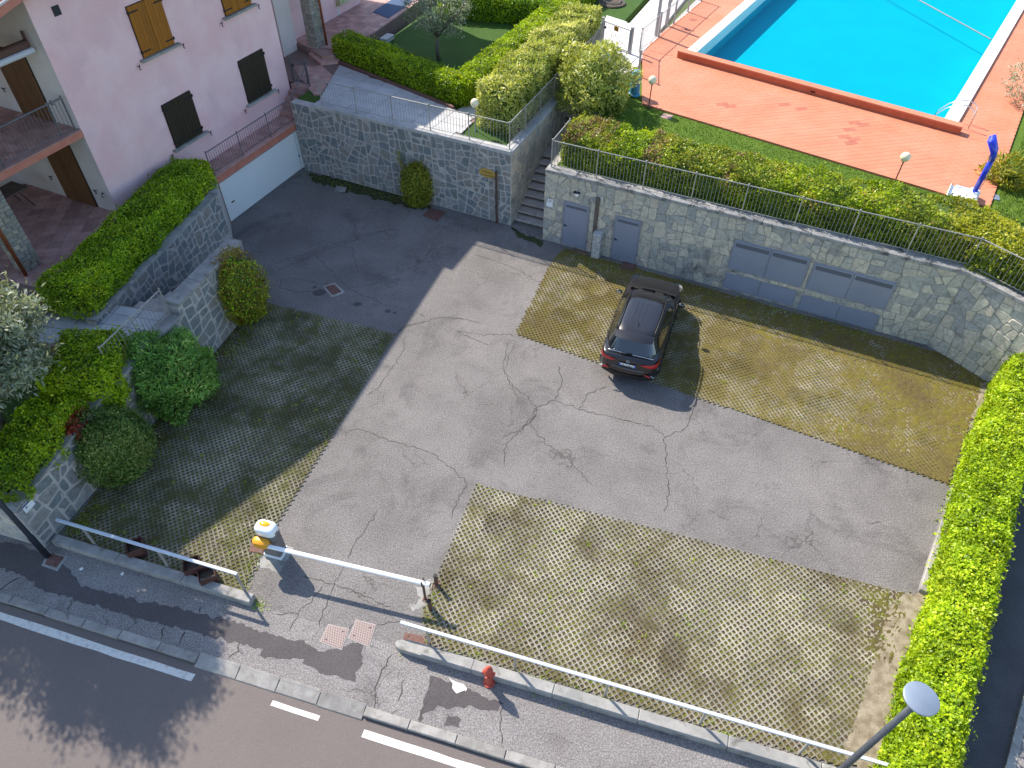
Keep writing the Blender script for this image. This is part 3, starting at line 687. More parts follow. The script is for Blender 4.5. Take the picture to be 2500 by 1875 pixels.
# wall on the right with the meter doors
WR = R(-24.84); CR = np.array([1.13, 23.23, 0]); wrd = dirv(WR); wrn = np.array([wrd[1], -wrd[0], 0]); WRZ = 2.9
wr = thing('retaining_wall', 'long beige-grey stone retaining wall with metal meter doors behind the parked car', 'wall', (CR[0], CR[1], 0))
e2 = CR + wrd*13.92; BD = R(-54); e3 = e2 + dirv(BD)*5.5; bdn = np.array([dirv(BD)[1], -dirv(BD)[0], 0])
DOORS = [(.78,.06,1.79,1.92), (2.78,.03,3.76,1.87)]
CABS = [(7.02,.92,9.55,2.12), (7.02,.08,9.5,.74), (9.68,.92,12.25,2.03), (9.68,.02,12.22,.66)]
q = MB(); q.prism(x2([CR, e2, e3, e3-bdn*.4, e2-(wrn+bdn)*.2, CR-wrn*.4]), -.1, WRZ); obj('mortar', q, MT['mortar_dark'], wr)
hol = [(a-.03, b-.1 if b < .2 else b-.02, c+.03, d+.03) for a, b, c, d in DOORS+CABS]
stone_face(wr, CR, WR, 13.92, WRZ, .44, .022, MT['stone_beige'], holes=hol, proud=(.004, .026), aspect=1.15)
stone_face(wr, e2, BD, 5.5, WRZ, .46, .022, MT['stone_beige'], proud=(.004, .026), aspect=1.15)
stone_face(wr, CR, ST, 3.0, WRZ, .44, .022, MT['stone_beige'], flip=True, proud=(.004, .02), zb=lambda s: max(0, min(2.7, (s-.0)*.33)))
coping_run(wr, [CR, e2, e3], .06, .36, WRZ, WRZ+.13, 1.6, MT['coping'])
# side wall of the right-hand garden along the stairs
q = MB(); sR = CR - wrn*.4 + wrd*0; q.prism(x2([CR + std*.42, CR + std*9.8, CR + std*9.8 + stn*.25, CR + std*.42 + stn*.25]), -.1, 2.98); obj('side_mortar', q, MT['mortar_dark'], wr)

# doors in the right-hand wall
def pw(s, z, o=0.0): q = CR + wrd*s + wrn*o; return (q[0], q[1], z)
def wall_panel(root, name, s0, z0, s1, z1, o, t, m, parent=None, bev=.006):
    q = MB(); c = pw((s0+s1)/2, (z0+z1)/2, o+t/2); q.bbox(c, (s1-s0, t, z1-z0), WR, bev); return obj(name, q, m, parent or root)
def meter_door(rect, label, holes_low=False, handle=True):
    s0, z0, s1, z1 = rect; t = thing('service_door', label, 'door', pw((s0+s1)/2, z0, 0), group=None)
    f = .045
    for n_, a in (('frame', (s0, z0, s0+f, z1)), ('frame', (s1-f, z0, s1, z1)), ('frame', (s0+f, z1-f, s1-f, z1))): wall_panel(t, n_, *a, -.03, .06, MT['door_grey'])
    lf = wall_panel(t, 'door_leaf', s0+f+.004, z0+.01, s1-f-.004, z1-f-.004, -.03, .05, MT['door_grey'])
    wall_panel(t, 'vent', s0+.1, z1-.22, s1-.1, z1-.12, .0205, .006, MT['door_vent'], lf, .002)
    q = MB(); q.bbox(pw(s0+.14, z0+.86, .045), (.12,.02,.025), WR, .005); q.bbox(pw(s0+.1, z0+.86, .03), (.03,.03,.1), WR, .005); obj('handle', q, MT['black'], t)
    if holes_low:
        for i in range(12):
            q = MB(); q.lathe(pw(s0+.2+(i//2)*.11, z0+.16+.08*(i % 2), .0205), [(.012,0),(.012,.004)], 8, Matrix.Rotation(WR, 3, 'Z') @ Matrix.Rotation(R(90), 3, 'X')); obj('vent_hole', q, MT['black'], t)
    return t
meter_door(DOORS[0], 'taller blue-grey metal service door nearest the stone stairs')
meter_door(DOORS[1], 'lower blue-grey metal service door with small vent holes, in front of the car', True)
def cabinet(rect, label, vents):
    s0, z0, s1, z1 = rect; t = thing('meter_cabinet', label, 'cabinet', pw((s0+s1)/2, z0, 0)); f = .04
    wall_panel(t, 'frame', s0, z0, s1, z1, -.05, .055, MT['door_grey'])
    mid = (s0+s1)/2
    for a, b in ((s0+f, mid-.012), (mid+.012, s1-f)):
        lf = wall_panel(t, 'door_leaf', a, z0+f, b, z1-f, .005, .022, MT['door_grey'])
        if vents: wall_panel(t, 'vent', a+.05, z1-.26, b-.05, z1-.11, .027, .006, MT['door_vent'], lf, .002)
    q = MB(); q.bbox(pw(mid, (z0+z1)/2, .035), (.05,.02,.06), WR, .004); obj('latch', q, MT['railgrey'], t)
cabinet(CABS[0], 'upper pair of vented grey meter doors just right of the car', True)
cabinet(CABS[1], 'low pair of plain grey meter doors just right of the car', False)
cabinet(CABS[2], 'upper pair of vented grey meter doors farthest right on the wall', True)
cabinet(CABS[3], 'low pair of plain grey meter doors farthest right on the wall', False)
# bulkhead lamp, old pipe, plastered stub, number plate
t = thing('wall_lamp', 'round white bulkhead lamp above the taller service door', 'lamp', pw(1.27, 2.27))
Mw = Matrix.Rotation(WR, 3, 'Z') @ Matrix.Rotation(R(90), 3, 'X')
q = MB(); q.lathe(pw(1.27, 2.33, 0), [(.11,0),(.11,.05),(.085,.055)], 18, Mw); obj('base', q, MT['lamp_grey'], t)
q = MB(); q.lathe(pw(1.27, 2.33, .05), [(.095,0),(.09,.03),(.06,.06),(0,.075)], 18, Mw); obj('diffuser', q, MT['globe_white'], t, True)
q = MB(); q.box(pw(1.27, 2.42, .07), (.24,.14,.02), WR); obj('hood', q, MT['black'], t)
t = thing('service_post', 'dark weathered wooden duct fixed to the wall between the two service doors', 'post', pw(2.1, .9))
q = MB(); q.bbox(pw(2.08, 1.63, .05), (.13,.1,1.6), WR, .012); obj('duct', q, MT['oldwood'], t)
q = MB(); q.tube([pw(2.16, 2.42, .03), pw(2.24, 2.42, .06), pw(2.24, 2.2, .05)], .015, 6); q.lathe(pw(2.24, 2.44, .06), [(.02,0),(.028,.03),(0,.05)], 8); obj('insulator', q, MT['globe_white'], t)
q = MB(); q.bbox(pw(2.27, .5, .17), (.3,.3,1.0), WR, .02); q.bbox(pw(2.27, 1.04, .17), (.33,.33,.1), WR, .015)
obj('concrete_stub', q, MT['oldplaster'], None, label='flaking whitewashed concrete stub standing at the wall between the service doors', cat='post')
t = thing('number_plate', 'small white house number plate on the wall by the stairs', 'plate', pw(.25, 1.55))
q = MB(); q.bbox(pw(.25, 1.79, .036), (.2,.012,.15), WR, .003); n1 = obj('number_panel', q, MT['whitepaint'], t)
q = MB(); q.bbox(pw(.23, 1.62, .036), (.26,.012,.17), WR, .003); obj('name_panel', q, MT['whitepaint'], t)
def text_on(body, size, c, ang, parent, m, right=(1,0), name='lettering', off=None):
    """flat lettering on a vertical face whose writing runs along ang"""
    V, F = text_mesh(body, size); d = dirv(ang); n = np.array([d[1], -d[0], 0]); b = MB()
    b.add([tuple(np.array(c) + d*v[0] + np.array([0,0,1])*v[1] + n*(v[2]+.001)) for v in V], F); return obj(name, b, m, parent, kind='stuff')
text_on('35', .12, pw(.25, 1.79, .044), WR, t, MT['black'])
# oval yellow sign and the brown pole
def pb(s, z, o=0.0): q = CL + bwd*s + bwn*o; return (q[0], q[1], z)
t = thing('oval_sign', 'yellow oval sign with brown script on the stone wall', 'sign', pb(-.98, 1.85, 0))
q = MB(); Mo = Matrix.Rotation(BW, 3, 'Z') @ Matrix.Rotation(R(90), 3, 'X') @ Matrix.Diagonal((1.0, .52, 1.0)); q.lathe(pb(-.98, 2.06, .02), [(.36,0),(.365,.012),(.35,.025)], 32, Mo); obj('panel', q, MT['sign_yellow'], t)
text_on('Residence', .105, pb(-.98, 2.12, .047), BW, t, MT['sign_ink']); text_on('Le Rondelle', .12, pb(-.96, 1.98, .047), BW, t, MT['sign_ink'])
q = MB(); q.tube([pb(-.58, -.02, .08), pb(-.58, 2.2, .08)], .045, 10); t = thing('downpipe', 'dark brown standing pipe at the corner of the stone wall by the oval sign', 'pipe', pb(-.58, 0, .08)); obj('pipe', q, MT['pole_black'] if False else MT['rustpost'], t)
q = MB(); q.lathe(pb(-.58, 2.2, .08), [(.05,0),(.05,.05),(.03,.07)], 10); obj('cap', q, MT['rustpost'], t)

# stairs between the two walls
stair = thing('stone_stairs', 'worn pinkish stone stairs climbing between the two retaining walls', 'stairs', (CL[0]+.6, CL[1]+.5, 0))
sc0 = CL + std*.27; steps = []; s = 0; z = 0
for i in range(18):
    z += TZ/18; run = .36 if i != 8 else 2.0; steps.append((s, run, z)); s += run
for s, run, z in steps:
    c = sc0 + std*(s+run/2+.015) + stn*.755
    q = MB(); q.bbox((c[0], c[1], z-.035), (run+.05, 1.5, .07), ST, .012); obj('tread', q, mat_step, stair) if False else obj('tread', q, MT['step'] if 'step' in MT else MT.setdefault('step', mat('step_stone', (.5,.435,.4), (.38,.33,.31), 5, rough=.85, rand=.1, speck=.2, stain=((.12,.11,.08), 3, .58, .75), bmp=.3)), stair)
    c = sc0 + std*(s+run/2+.03) + stn*.755
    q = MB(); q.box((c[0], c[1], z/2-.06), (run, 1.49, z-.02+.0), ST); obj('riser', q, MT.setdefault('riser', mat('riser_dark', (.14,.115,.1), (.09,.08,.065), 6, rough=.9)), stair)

# ================================================================== terraces at the upper level
far = 60
gt = [BL - bwn*.36, CL - stn*.36 - bwn*.36, e1 - stn*.36, e1 - stn*.36 + std*far, BL - bwn*(far+8)]
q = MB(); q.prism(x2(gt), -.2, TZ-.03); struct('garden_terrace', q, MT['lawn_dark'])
# landing at the gate, from the top of the stairs backwards
lp = sc0 + std*(s_end if False else steps[-1][0]+steps[-1][1]-.05)
q = MB(); q.prism(x2([lp - stn*.02, lp + stn*1.62, lp + stn*1.62 + std*30, lp - stn*.02 + std*30]), -.2, TZ-.012); struct('landing', q, MT['slab_white'])
# pool garden, left open where the pool lies
PA, PB = np.array([7.45,33.15,0]), np.array([16.95,26.2,0]); PD_, PC = PA+dirv(R(58.3))*30, PB+dirv(R(55.3))*30
pu = (PB-PA)/np.linalg.norm(PB-PA); pv = np.array([-pu[1], pu[0], 0])
pg = [CR + std*.3 + stn*.26, CR + wrd*.3 - wrn*.36, e2 - (wrn+bdn)*.19, e3 - bdn*.38, e3 + np.array([40,20,0]), (60, 90, 0), PC-pu*.25, PB-pu*.25+dirv(R(55.3))*.2, PA+pu*.22+dirv(R(58.3))*.2, PD_+pu*.22, CR + std*70 + stn*.26]
q = MB(); q.prism(x2(pg), -.2, 2.97); struct('pool_garden', q, MT['lawn'])
# kerb strip and pavement on the far side of the side road
a_, b_ = np.array([11.45,6.13,0]), np.array([10.26,4.54,0]); d_ = (a_-b_)/np.linalg.norm(a_-b_); n_ = np.array([d_[1], -d_[0], 0])
q = MB(); q.prism(x2([b_-d_*3, b_+d_*20, b_+d_*20+n_*.16, b_-d_*3+n_*.16]), -.1, .06); struct('side_kerb', q, MT['concrete'])
q = MB(); q.prism(x2([b_-d_*3+n_*.165, b_+d_*20+n_*.165, b_+d_*20+n_*6, b_-d_*3+n_*6]), -.1, .045); struct('side_pavement', q, MT['sidewalk'])
# ================================================================== paving with separate tiles
def tile_area(parent, polys, ang, w, l, z, m, thick=.02, gap=.006, name='tile', offset=.0, maxn=300, near=(0, 0), alt=None, zj=.0015):
    """tiles on convex polygons; whole tiles share one mesh, cut ones get their own"""
    ca, sa = math.cos(ang), math.sin(ang); items = []
    b = MB(); b.bbox((0, 0, -thick/2), (w-gap, l-gap, thick), 0, .003); me = mesh(name, b, m)
    for poly in polys:
        poly = ccw([(float(p[0]), float(p[1])) for p in poly])
        loc = [(p[0]*ca+p[1]*sa, -p[0]*sa+p[1]*ca) for p in poly]
        i0, i1 = math.floor(min(p[0] for p in loc)/w)-1, math.ceil(max(p[0] for p in loc)/w)+1; j0, j1 = math.floor(min(p[1] for p in loc)/l), math.ceil(max(p[1] for p in loc)/l)
        for j in range(j0, j1):
            for i in range(i0, i1):
                x0, y0 = i*w+(offset*w if j % 2 else 0), j*l
                t = clip_convex([(x0, y0), (x0+w, y0), (x0+w, y0+l), (x0, y0+l)], loc)
                if len(t) < 3 or area(t) < .12*w*l: continue
                items.append((area(t) > .999*w*l, x0+w/2, y0+l/2, t))
    items.sort(key=lambda k: (k[1]*ca-k[2]*sa-near[0])**2+(k[1]*sa+k[2]*ca-near[1])**2)
    rest = MB()
    for n_, (full, cx, cy, t) in enumerate(items):
        zz = z+float(rng.normal(0, zj))
        if n_ < maxn:
            if full: inst(name, me, parent, (cx*ca-cy*sa, cx*sa+cy*ca, zz), ang); continue
            q = MB()
        else: q = rest
        mx = sum(p[0] for p in t)/len(t); my = sum(p[1] for p in t)/len(t); k = 1-gap/min(w, l)
        pts = [((mx+(p[0]-mx)*k)*ca-(my+(p[1]-my)*k)*sa, (mx+(p[0]-mx)*k)*sa+(my+(p[1]-my)*k)*ca) for p in t]
        q.prism(pts, z-thick, zz)
        if n_ < maxn: obj(name, q, m, parent)
    if rest.V: obj(name+'_field', rest, m, parent, kind='stuff')

# ================================================================== left garden walls
FA = R(73.47); F0 = np.array([-11.82, 9.46, 0]); fd = dirv(FA); fn = np.array([fd[1], -fd[0], 0])
lw = thing('garden_wall', 'stone garden wall with pale joints behind the round bushes on the left', 'wall', (F0[0], F0[1], 0))
def lwtop(s): return 1.62+.143*s if s < 3.45 else (2.06 if s < 6.87 else 2.42)
q = MB()
for s0, s1 in ((0, 3.45), (3.45, 6.87), (6.87, 10.3)):
    a, b = F0+fd*s0, F0+fd*s1
    q.prism(x2([a, b, b-fn*.42, a-fn*.42]), -.1, (lambda x, y: 1.6+.143*((x-F0[0])*fd[0]+(y-F0[1])*fd[1])) if s0 == 0 else (2.06 if s0 < 5 else 2.42))
obj('mortar', q, MT['mortar_light'], lw)
stone_face(lw, F0, FA, 10.3, 2.45, .46, .06, MT['stone_blue'], zt=lwtop, proud=(.002, .012), aspect=1.1)
coping_run(lw, [F0+fd*3.5, F0+fd*6.85], .05, .47, 2.06, 2.16, 1.1, MT['concrete'])
coping_run(lw, [F0+fd*6.9, F0+fd*10.3], .05, .47, 2.42, 2.54, 1.2, MT['concrete'])
# sloping cap at the road end
q = MB(); a, b = F0-fd*.03, F0+fd*3.45; q.prism(x2([a+fn*.04, b+fn*.04, b-fn*.44, a-fn*.44]), lambda x, y: 1.6+.143*((x-F0[0])*fd[0]+(y-F0[1])*fd[1]), lambda x, y: 1.66+.143*((x-F0[0])*fd[0]+(y-F0[1])*fd[1])); obj('cap', q, MT['concrete'], lw)
# part of the wall along the road
rw0 = F0 - fn*.0; q = MB(); rd = -kd; rn = np.array([math.sin(KD), -math.cos(KD), 0])
q.prism(x2([F0+rn*.02, F0+rd*9+rn*.02, F0+rd*9-rn*.4, F0-rn*.4]), -.1, 1.58)
obj('road_side_mortar', q, MT['mortar_light'], lw)
stone_face(lw, F0+rd*9+rn*.02, KD, 8.95, 1.58, .5, .05, MT['stone_beige'], proud=(.004, .02), aspect=1.2)
q = MB(); c = F0+rd*4.5-rn*.16; q.bbox((c[0], c[1], 1.62), (9.0, .46, .08), KD, .015); obj('road_side_cap', q, MT['concrete'], lw)
# plate on the wall end
pc = F0+fd*.3+fn*.03
t = thing('street_sign', 'small white and blue plate on the end of the garden wall', 'sign', (pc[0], pc[1], 1.3))
q = MB(); q.bbox((pc[0], pc[1], 1.45), (.3, .012, .26), FA, .003); obj('panel', q, MT['whitepaint'], t)
pp = pc+fn*.0075; q = MB(); q.box((pp[0], pp[1], 1.545), (.3, .004, .05), FA); obj('band', q, MT['sign_blue'], t)
text_on('P', .13, (pp[0]-fd[0]*.06, pp[1]-fd[1]*.06, 1.44), FA, t, MT['sign_blue'])
# garden beds behind the wall, path and steps down to the yard
G = [F0-fn*.4-rn*.38, F0+fd*6.2-fn*.4, W(230,765,1.95), W(70,735,1.95), W(-700,640,1.95), F0+rd*30-rn*.4]
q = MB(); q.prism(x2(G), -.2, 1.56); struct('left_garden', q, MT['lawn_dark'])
path_poly = [W(250,748,1.93), W(228,660,1.93), W(60,640,1.93), W(-300,570,1.93), W(-300,650,1.93), W(60,742,1.93), W(235,772,1.93)]
pl_ = ccw(x2(path_poly))
q = MB(); q.prism(x2([F0+fd*7.0-fn*.42, F0+fd*5.6-fn*.42, W(70,748,1.93), W(-300,650,1.93), W(-300,540,1.93), W(80,600,1.93), W(225,650,1.93)]), -.2, 1.92); path = struct('garden_path', q, MT['tile_grout'])
tile_area(path, [ccw(x2([F0+fd*7.0-fn*.45, F0+fd*5.7-fn*.45, W(70,742,1.93), W(60,640,1.93), W(225,655,1.93)]))], R(-12), .8, .48, 1.945, MT['slab'], .03, .02, 'slab')
# upper wall that carries the porch hedge
U0 = np.array([-12.31, 15.74, 0]); UA = R(77.7); ud = dirv(UA); un = np.array([ud[1], -ud[0], 0]); UL = 7.2
uw = thing('terrace_wall', 'stone terrace wall under the long box hedge left of the garage', 'wall', (U0[0], U0[1], 0))
q = MB(); a, b = U0, U0+ud*UL; q.prism(x2([a, b, b-un*.3, a-un*.3]), -.1, 2.1); obj('mortar', q, MT['mortar_light'], uw)
stone_face(uw, U0, UA, UL, 2.08, .42, .05, MT['stone_blue'], proud=(.002, .012))
coping_run(uw, [U0, U0+ud*UL], .04, .3, 2.1, 2.16, 1.2, MT['concrete'])
q = MB(); r1 = np.array([-11.3, 24.25, 0]); q.prism(x2([b, r1, r1-ud*.1-un*.9, b-un*.9]), -.1, 2.1); obj('return', q, MT['mortar_light'], uw)
gst = thing('garden_steps', 'narrow stone steps going down between the two walls on the left', 'stairs', tuple((F0+fd*7.2-fn*1.1)[:2])+(0,))
for i in range(11):
    z = 1.92-(i+1)*.175; c = F0+fd*(7.02+i*.4+.2)-fn*1.22
    q = MB(); q.bbox((c[0], c[1], z/2), (.41, 1.6, z+.0), FA, .012); obj('step', q, MT['step'], gst)

# ================================================================== house
HA = R(65.4); HR = np.array([-9.575, 29.93, 0]); hd = dirv(HA); hn = np.array([-hd[1], hd[0], 0])
def hw(s, z, o=0.0): q = HR + hd*s - hn*o; return (q[0], q[1], z)
HL = HR - hd*9.7
def hs(t, z, o=0.0): q = HL + hn*t - hd*o; return (q[0], q[1], z)
house = thing('house', 'pink stucco house with wooden shutters, loggia and garage door', 'house', (HR[0], HR[1], 0))
def rake(s): return 8.75 + (.6-s)*(9.85-8.75)/9.2 if s > -8.6 else 9.85 - (-8.6-s)*.235
def hpoly(l): return [hw(s, 0, o)[:2] for s, o in l]
q = MB()
# main block with its slanting top following the roof
def block(b, s0, s1, o0, o1, z0, top):
    p = [hw(s0,0,o0), hw(s1,0,o0), hw(s1,0,o1), hw(s0,0,o1)]
    if callable(top):
        if s0 < -8.6 < s1: block(b, s0, -8.6, o0, o1, z0, top); block(b, -8.6, s1, o0, o1, z0, top); return
    b.prism(x2(p), z0, (lambda x, y: top(float((np.array([x, y, 0])-HR) @ hd))-.12) if callable(top) else top)
block(q, -9.7, 0, 0, -11, -.2, rake); obj('wall', q, MT['stucco'], house)
q = MB(); block(q, -15.5, -9.7, -4.6, -11, -.2, rake); obj('loggia_back_wall', q, MT['stucco_light'], house)
q = MB(); block(q, 3.45, 9, -2.3, -11, 2.6, 6.6); obj('side_wing_wall', q, MT['stucco'], house)
q = MB(); block(q, 0, 3.45, -3.2, -11, 2.6, 6.6); obj('side_wing_wall', q, MT['stucco'], house)
q = MB(); block(q, .0, 11, -1.35, -11, 6.6, 10.2); obj('upper_wing_wall', q, MT['stucco'], house)
q = MB(); block(q, .0, 11.6, -.72, -11.5, 10.25, 10.5); obj('upper_wing_roof', q, MT['fascia'], house)
q = MB(); block(q, 2.3, 3.3, -2.0, -3.2, 2.6, 6.6); obj('veranda_wall', q, MT['stucco_light'], house)
# side face of the loggia in paler plaster
q = MB(); a = hs(.0, 0, .004); c = [hs(0, 2.3, .006), hs(4.6, 2.3, .006), hs(4.6, 8.6, .006), hs(0, 9.3, .006)]; q.add(c, [(0,1,2,3)]); q.add([hs(0, 2.3, .0), hs(0, 9.3, .0)], []); obj('loggia_side_plaster', q, MT['stucco_light'], house)
# garage front
gw0, gw1, go = -5.95, -1.2, .93
q = MB(); block(q, -6.1, 0.2, .78, 0.01, -.1, 1.9); obj('garage_front', q, MT['stucco_light'], house)
q = MB(); block(q, gw0, gw1, .86, .785, .02, 1.68); gd = obj('garage_door', q, MT['garage'], house)
for i, (s0, s1) in enumerate(((gw0-.08, gw0-.004), (gw1+.004, gw1+.08))):
    q = MB(); block(q, s0, s1, .9, .785, 0, 1.72); obj('jamb', q, MT['whitepaint'], house)
q = MB(); q.bbox(hw(gw0+.42, .72, .875), (.16,.03,.04), HA, .006); obj('handle', q, MT['black'], gd)
q = MB(); block(q, gw1-.11, gw1-.095, .8625, .8605, .02, 1.68); obj('edge_strip', q, MT['black'], gd)
q = MB(); q.box(hw(gw1-.1, .62, .88), (.05,.04,.05), HA); obj('edge_latch', q, MT['black'], gd)
q = MB(); block(q, gw0, gw1, .85, .785, 0, .019); obj('door_seal', q, MT['black'], house)
# walkway over the garage, its edge beam and tiles
WZ = 2.12
q = MB(); block(q, -6.25, -.95, .98, 0.005, 1.8, WZ-.03); wk = obj('walkway_slab', q, MT['fascia'], house)
q = MB(); block(q, -6.25, -.95, 1.02, .78, WZ-.03, WZ); obj('edge_tiles', q, MT['tile'], wk)
tile_area(wk, [hpoly([(-6.2,.77),(-.97,.77),(-.97,.02),(-6.2,.02)])], HA, .33, .25, WZ+.006, MT['tile'], .03, .008, 'tile')
# five steps from the walkway up to the terrace
wst = thing('terracotta_steps', 'short terracotta steps from the garage walkway up to the terrace', 'stairs', hw(-.5, WZ, .5))
for i in range(5):
    q = MB(); block(q, -.95+i*.26, .7, .98, .01, WZ-.02, WZ+(i+1)*(TZ-WZ)/5); obj('step', q, MT['tile'], wst)
# shutters, sills, tie-backs
def window(s0, s1, z0, z1, m, label):
    w = MB(); w.box(hw((s0+s1)/2, (z0+z1)/2, .012), (s1-s0+.03, .024, z1-z0+.03), HA); fr = obj('window', w, MT['black'], house); fr['label'] = label
    mid = (s0+s1)/2
    for a, b in ((s0, mid-.006), (mid+.006, s1)):
        nb = 5; wb = (b-a)/nb
        for k in range(nb):
            q = MB(); q.bbox(hw(a+wb*(k+.5), (z0+z1)/2, .045), (wb-.004, .04, z1-z0), HA, .006); obj('shutter_board', q, m, fr)
    for s_, sg in ((s0, 1), (s1, -1)):
        for zz in (z0+.17, z1-.17):
            q = MB(); q.bbox(hw(s_+sg*.17, zz, .07), (.38, .014, .045), HA, .004); q.box(hw(s_-sg*.02, zz, .05), (.05,.05,.09), HA); obj('hinge', q, MT['black'], fr)
    q = MB(); q.bbox(hw(mid, z0-.06, .07), (s1-s0+.36, .2, .075), HA, .01); obj('sill', q, MT['concrete'], house)
    for s_ in (s0-.32, s1+.32):
        q = MB(); q.tube([hw(s_, z0-.16, .0), hw(s_, z0-.16, .07), hw(s_+.01, z0-.1, .09), hw(s_-.03, z0-.22, .09), hw(s_+.02, z0-.28, .07)], .016, 6); obj('shutter_tieback', q, MT['black'], house)
window(-6.56, -5.17, 6.47, 8.02, MT['shutter_orange'], 'honey-coloured wooden shutters of the upper window')
window(-2.53, -1.11, 6.55, 8.05, MT['shutter_orange'], 'honey-coloured wooden shutters at the top edge of the picture')
window(-6.54, -5.18, 3.28, 4.83, MT['shutter_dark'], 'dark brown shutters of the lower window above the box hedge')
window(-2.53, -1.11, 3.28, 4.9, MT['shutter_dark'], 'dark brown shutters of the lower window above the walkway steps')
q = MB(); q.box(hw(-8.86, 8.61, .012), (.24, .024, .26), HA); obj('vent', q, MT['pole_black'], house)
# loggia: balcony slab, porch floor, doors, awning, pillar
q = MB(); block(q, -15.5, -9.7, .02, -4.6, 5.15, 5.37); bal = obj('balcony_slab', q, MT['fascia'], house)
q = MB(); block(q, -15.5, -9.72, .05, -.28, 5.37, 5.4); obj('edge_tiles', q, MT['tile'], bal)
tile_area(bal, [hpoly([(-13.6,-.3),(-9.73,-.3),(-9.73,-4.5),(-13.6,-4.5)])], HA, .34, .34, 5.405, MT['tile'], .035, .008, 'tile')
PZ = 2.35
pc0, pc1, pc2 = W25(255/4.148, 380+1585/4.148, PZ), W25(430/4.148, 380+1480/4.148, PZ), W25(0, 380+1390/4.148, PZ)
v1 = (pc1-pc0)/np.linalg.norm(pc1-pc0); v0 = (pc2-pc0)/np.linalg.norm(pc2-pc0)
far1 = HL - hn*.0
porch = [pc0+v0*12, pc0, pc0+v1*1.75, U0+ud*3.5-un*1.3, U0+ud*UL-un*.35, hw(-5.95, 0, .9), hw(-5.95, 0, .02), hw(-9.7, 0, .02), hw(-9.7, 0, -4.6), hw(-20, 0, -4.6)]
q = MB(); q.prism(x2(porch), -.2, PZ-.03); pf = struct('porch_floor', q, MT['tile_grout'])
tpoly = [[pc0+v0*3.2-v0*.0, pc0, pc0+v1*1.7, hw(-9.4,0,.4), hw(-9.72,0,-4.5), hw(-14.5,0,-4.5)]]
tile_area(pf, tpoly, HA+R(45)-R(20)+R(8), .42, .42, PZ, MT['tile'], .03, .01, 'tile')
q = MB(); ed = pc0; a_, b_ = pc0+v0*6, pc0+v1*1.75
for p_, q_ in ((a_, pc0), (pc0, b_)):
    dd = (q_-p_)/np.linalg.norm(q_-p_); nn = np.array([dd[1], -dd[0], 0]); q = MB(); q.prism(x2([p_+nn*.03, q_+nn*.03, q_-nn*.2, p_-nn*.2]), PZ-.12, PZ+.012); obj('edge_tile', q, MT['tile'], pf)
def side_door(t0, t1, z0, z1, label):
    w = MB(); w.box(hs((t0+t1)/2, (z0+z1)/2, .015), (t1-t0+.05, .03, z1-z0+.03), HA+R(90)); fr = obj('door', w, MT['black'], house); fr['label'] = label; mid = (t0+t1)/2
    for a, b in ((t0, mid-.006), (mid+.006, t1)):
        for k in range(5):
            wb = (b-a)/5; q = MB(); q.bbox(hs(a+wb*(k+.5), (z0+z1)/2, .05), (wb-.004, .04, z1-z0), HA+R(90), .006); obj('door_board', q, MT['shutter_brown'], fr)
    for tt in (t0-.35, t1+.35):
        if tt < .1: continue
        q = MB(); q.tube([hs(tt, z0+.72, 0), hs(tt, z0+.72, .07), hs(tt+.05, z0+.76, .09), hs(tt-.05, z0+.64, .09), hs(tt+.05, z0+.62, .08)], .014, 6); obj('shutter_tieback', q, MT['black'], house)
side_door(.95, 2.36, PZ+.02, 4.62, 'brown boarded door of the ground-floor porch')
side_door(1.06, 2.47, 5.43, 7.55, 'brown boarded door of the balcony')
q = MB(); q.tube([hs(.3, 3.05, 0), hs(.3, 3.05, .08), hs(.22, 3.15, .1), hs(.36, 2.95, .1), hs(.26, 2.93, .09)], .015, 6); obj('shutter_tieback', q, MT['black'], house)
aw = thing('awning', 'rolled-up awning with brown cassette in the upper loggia', 'awning', hw(-11.5, 7.7, -.35))
q = MB(); q.bbox(hw(-11.8, 7.98, -.4), (3.9, .22, .2), HA, .03); obj('cassette', q, MT['brown_box'], aw)
q = MB(); q.tube([hw(-13.75, 7.8, -.3), hw(-9.85, 7.8, -.3)], .085, 12); obj('roll', q, MT['grey_awning'], aw)
q = MB(); q.box(hw(-9.86, 8.1, -.42), (.05, .1, .4), HA); obj('bracket', q, MT['brown_box'], aw)
# stone pillar of the porch with its courses
def pillar(root, s0, s1, o0, o1, z0, z1, faces):
    q = MB(); block(q, s0+.015, s1-.015, o0-.015, o1+.015, z0, z1); pi = obj('pillar', q, MT['mortar_dark'], root)
    z = z0
    while z < z1-.08:
        h = rng.uniform(.1, .19)
        for f in faces:
            a0, a1 = (s0, s1) if f in 'lot' else (o1, o0)
            u = a0
            while u < a1-.02:
                w_ = rng.uniform(.13, .32); u1 = a1 if a1-u-w_ < .1 else u+w_
                pr = rng.uniform(.0, .02)
                if f == 'lot': c = hw((u+u1)/2, z+h/2, o0+pr/2-.02); sz = (u1-u-.016, .05+pr, h-.016); an = HA
                elif f == 'near': c = hw(s0-pr/2+.02, z+h/2, (u+u1)/2); sz = (.05+pr, u1-u-.016, h-.016); an = HA
                else: c = hw(s1+pr/2-.02, z+h/2, (u+u1)/2); sz = (.05+pr, u1-u-.016, h-.016); an = HA
                b = MB(); b.bbox(c, sz, an+float(rng.normal(0,.015)), .012); obj('stone', b, MT['pillar_stone'], pi); u = u1
        z += h
    return pi
pillar(house, -13.42, -12.85, .02, -.5, PZ, 5.14, ('lot', 'near'))
q = MB(); q.tube([hw(-13.52, PZ, .1), hw(-13.52, 5.1, .1)], .06, 10); obj('downpipe', q, MT['copper'], house, True)
pillar(house, 3.2, 3.75, -.75, -1.3, TZ, 7.2, ('lot', 'near'))
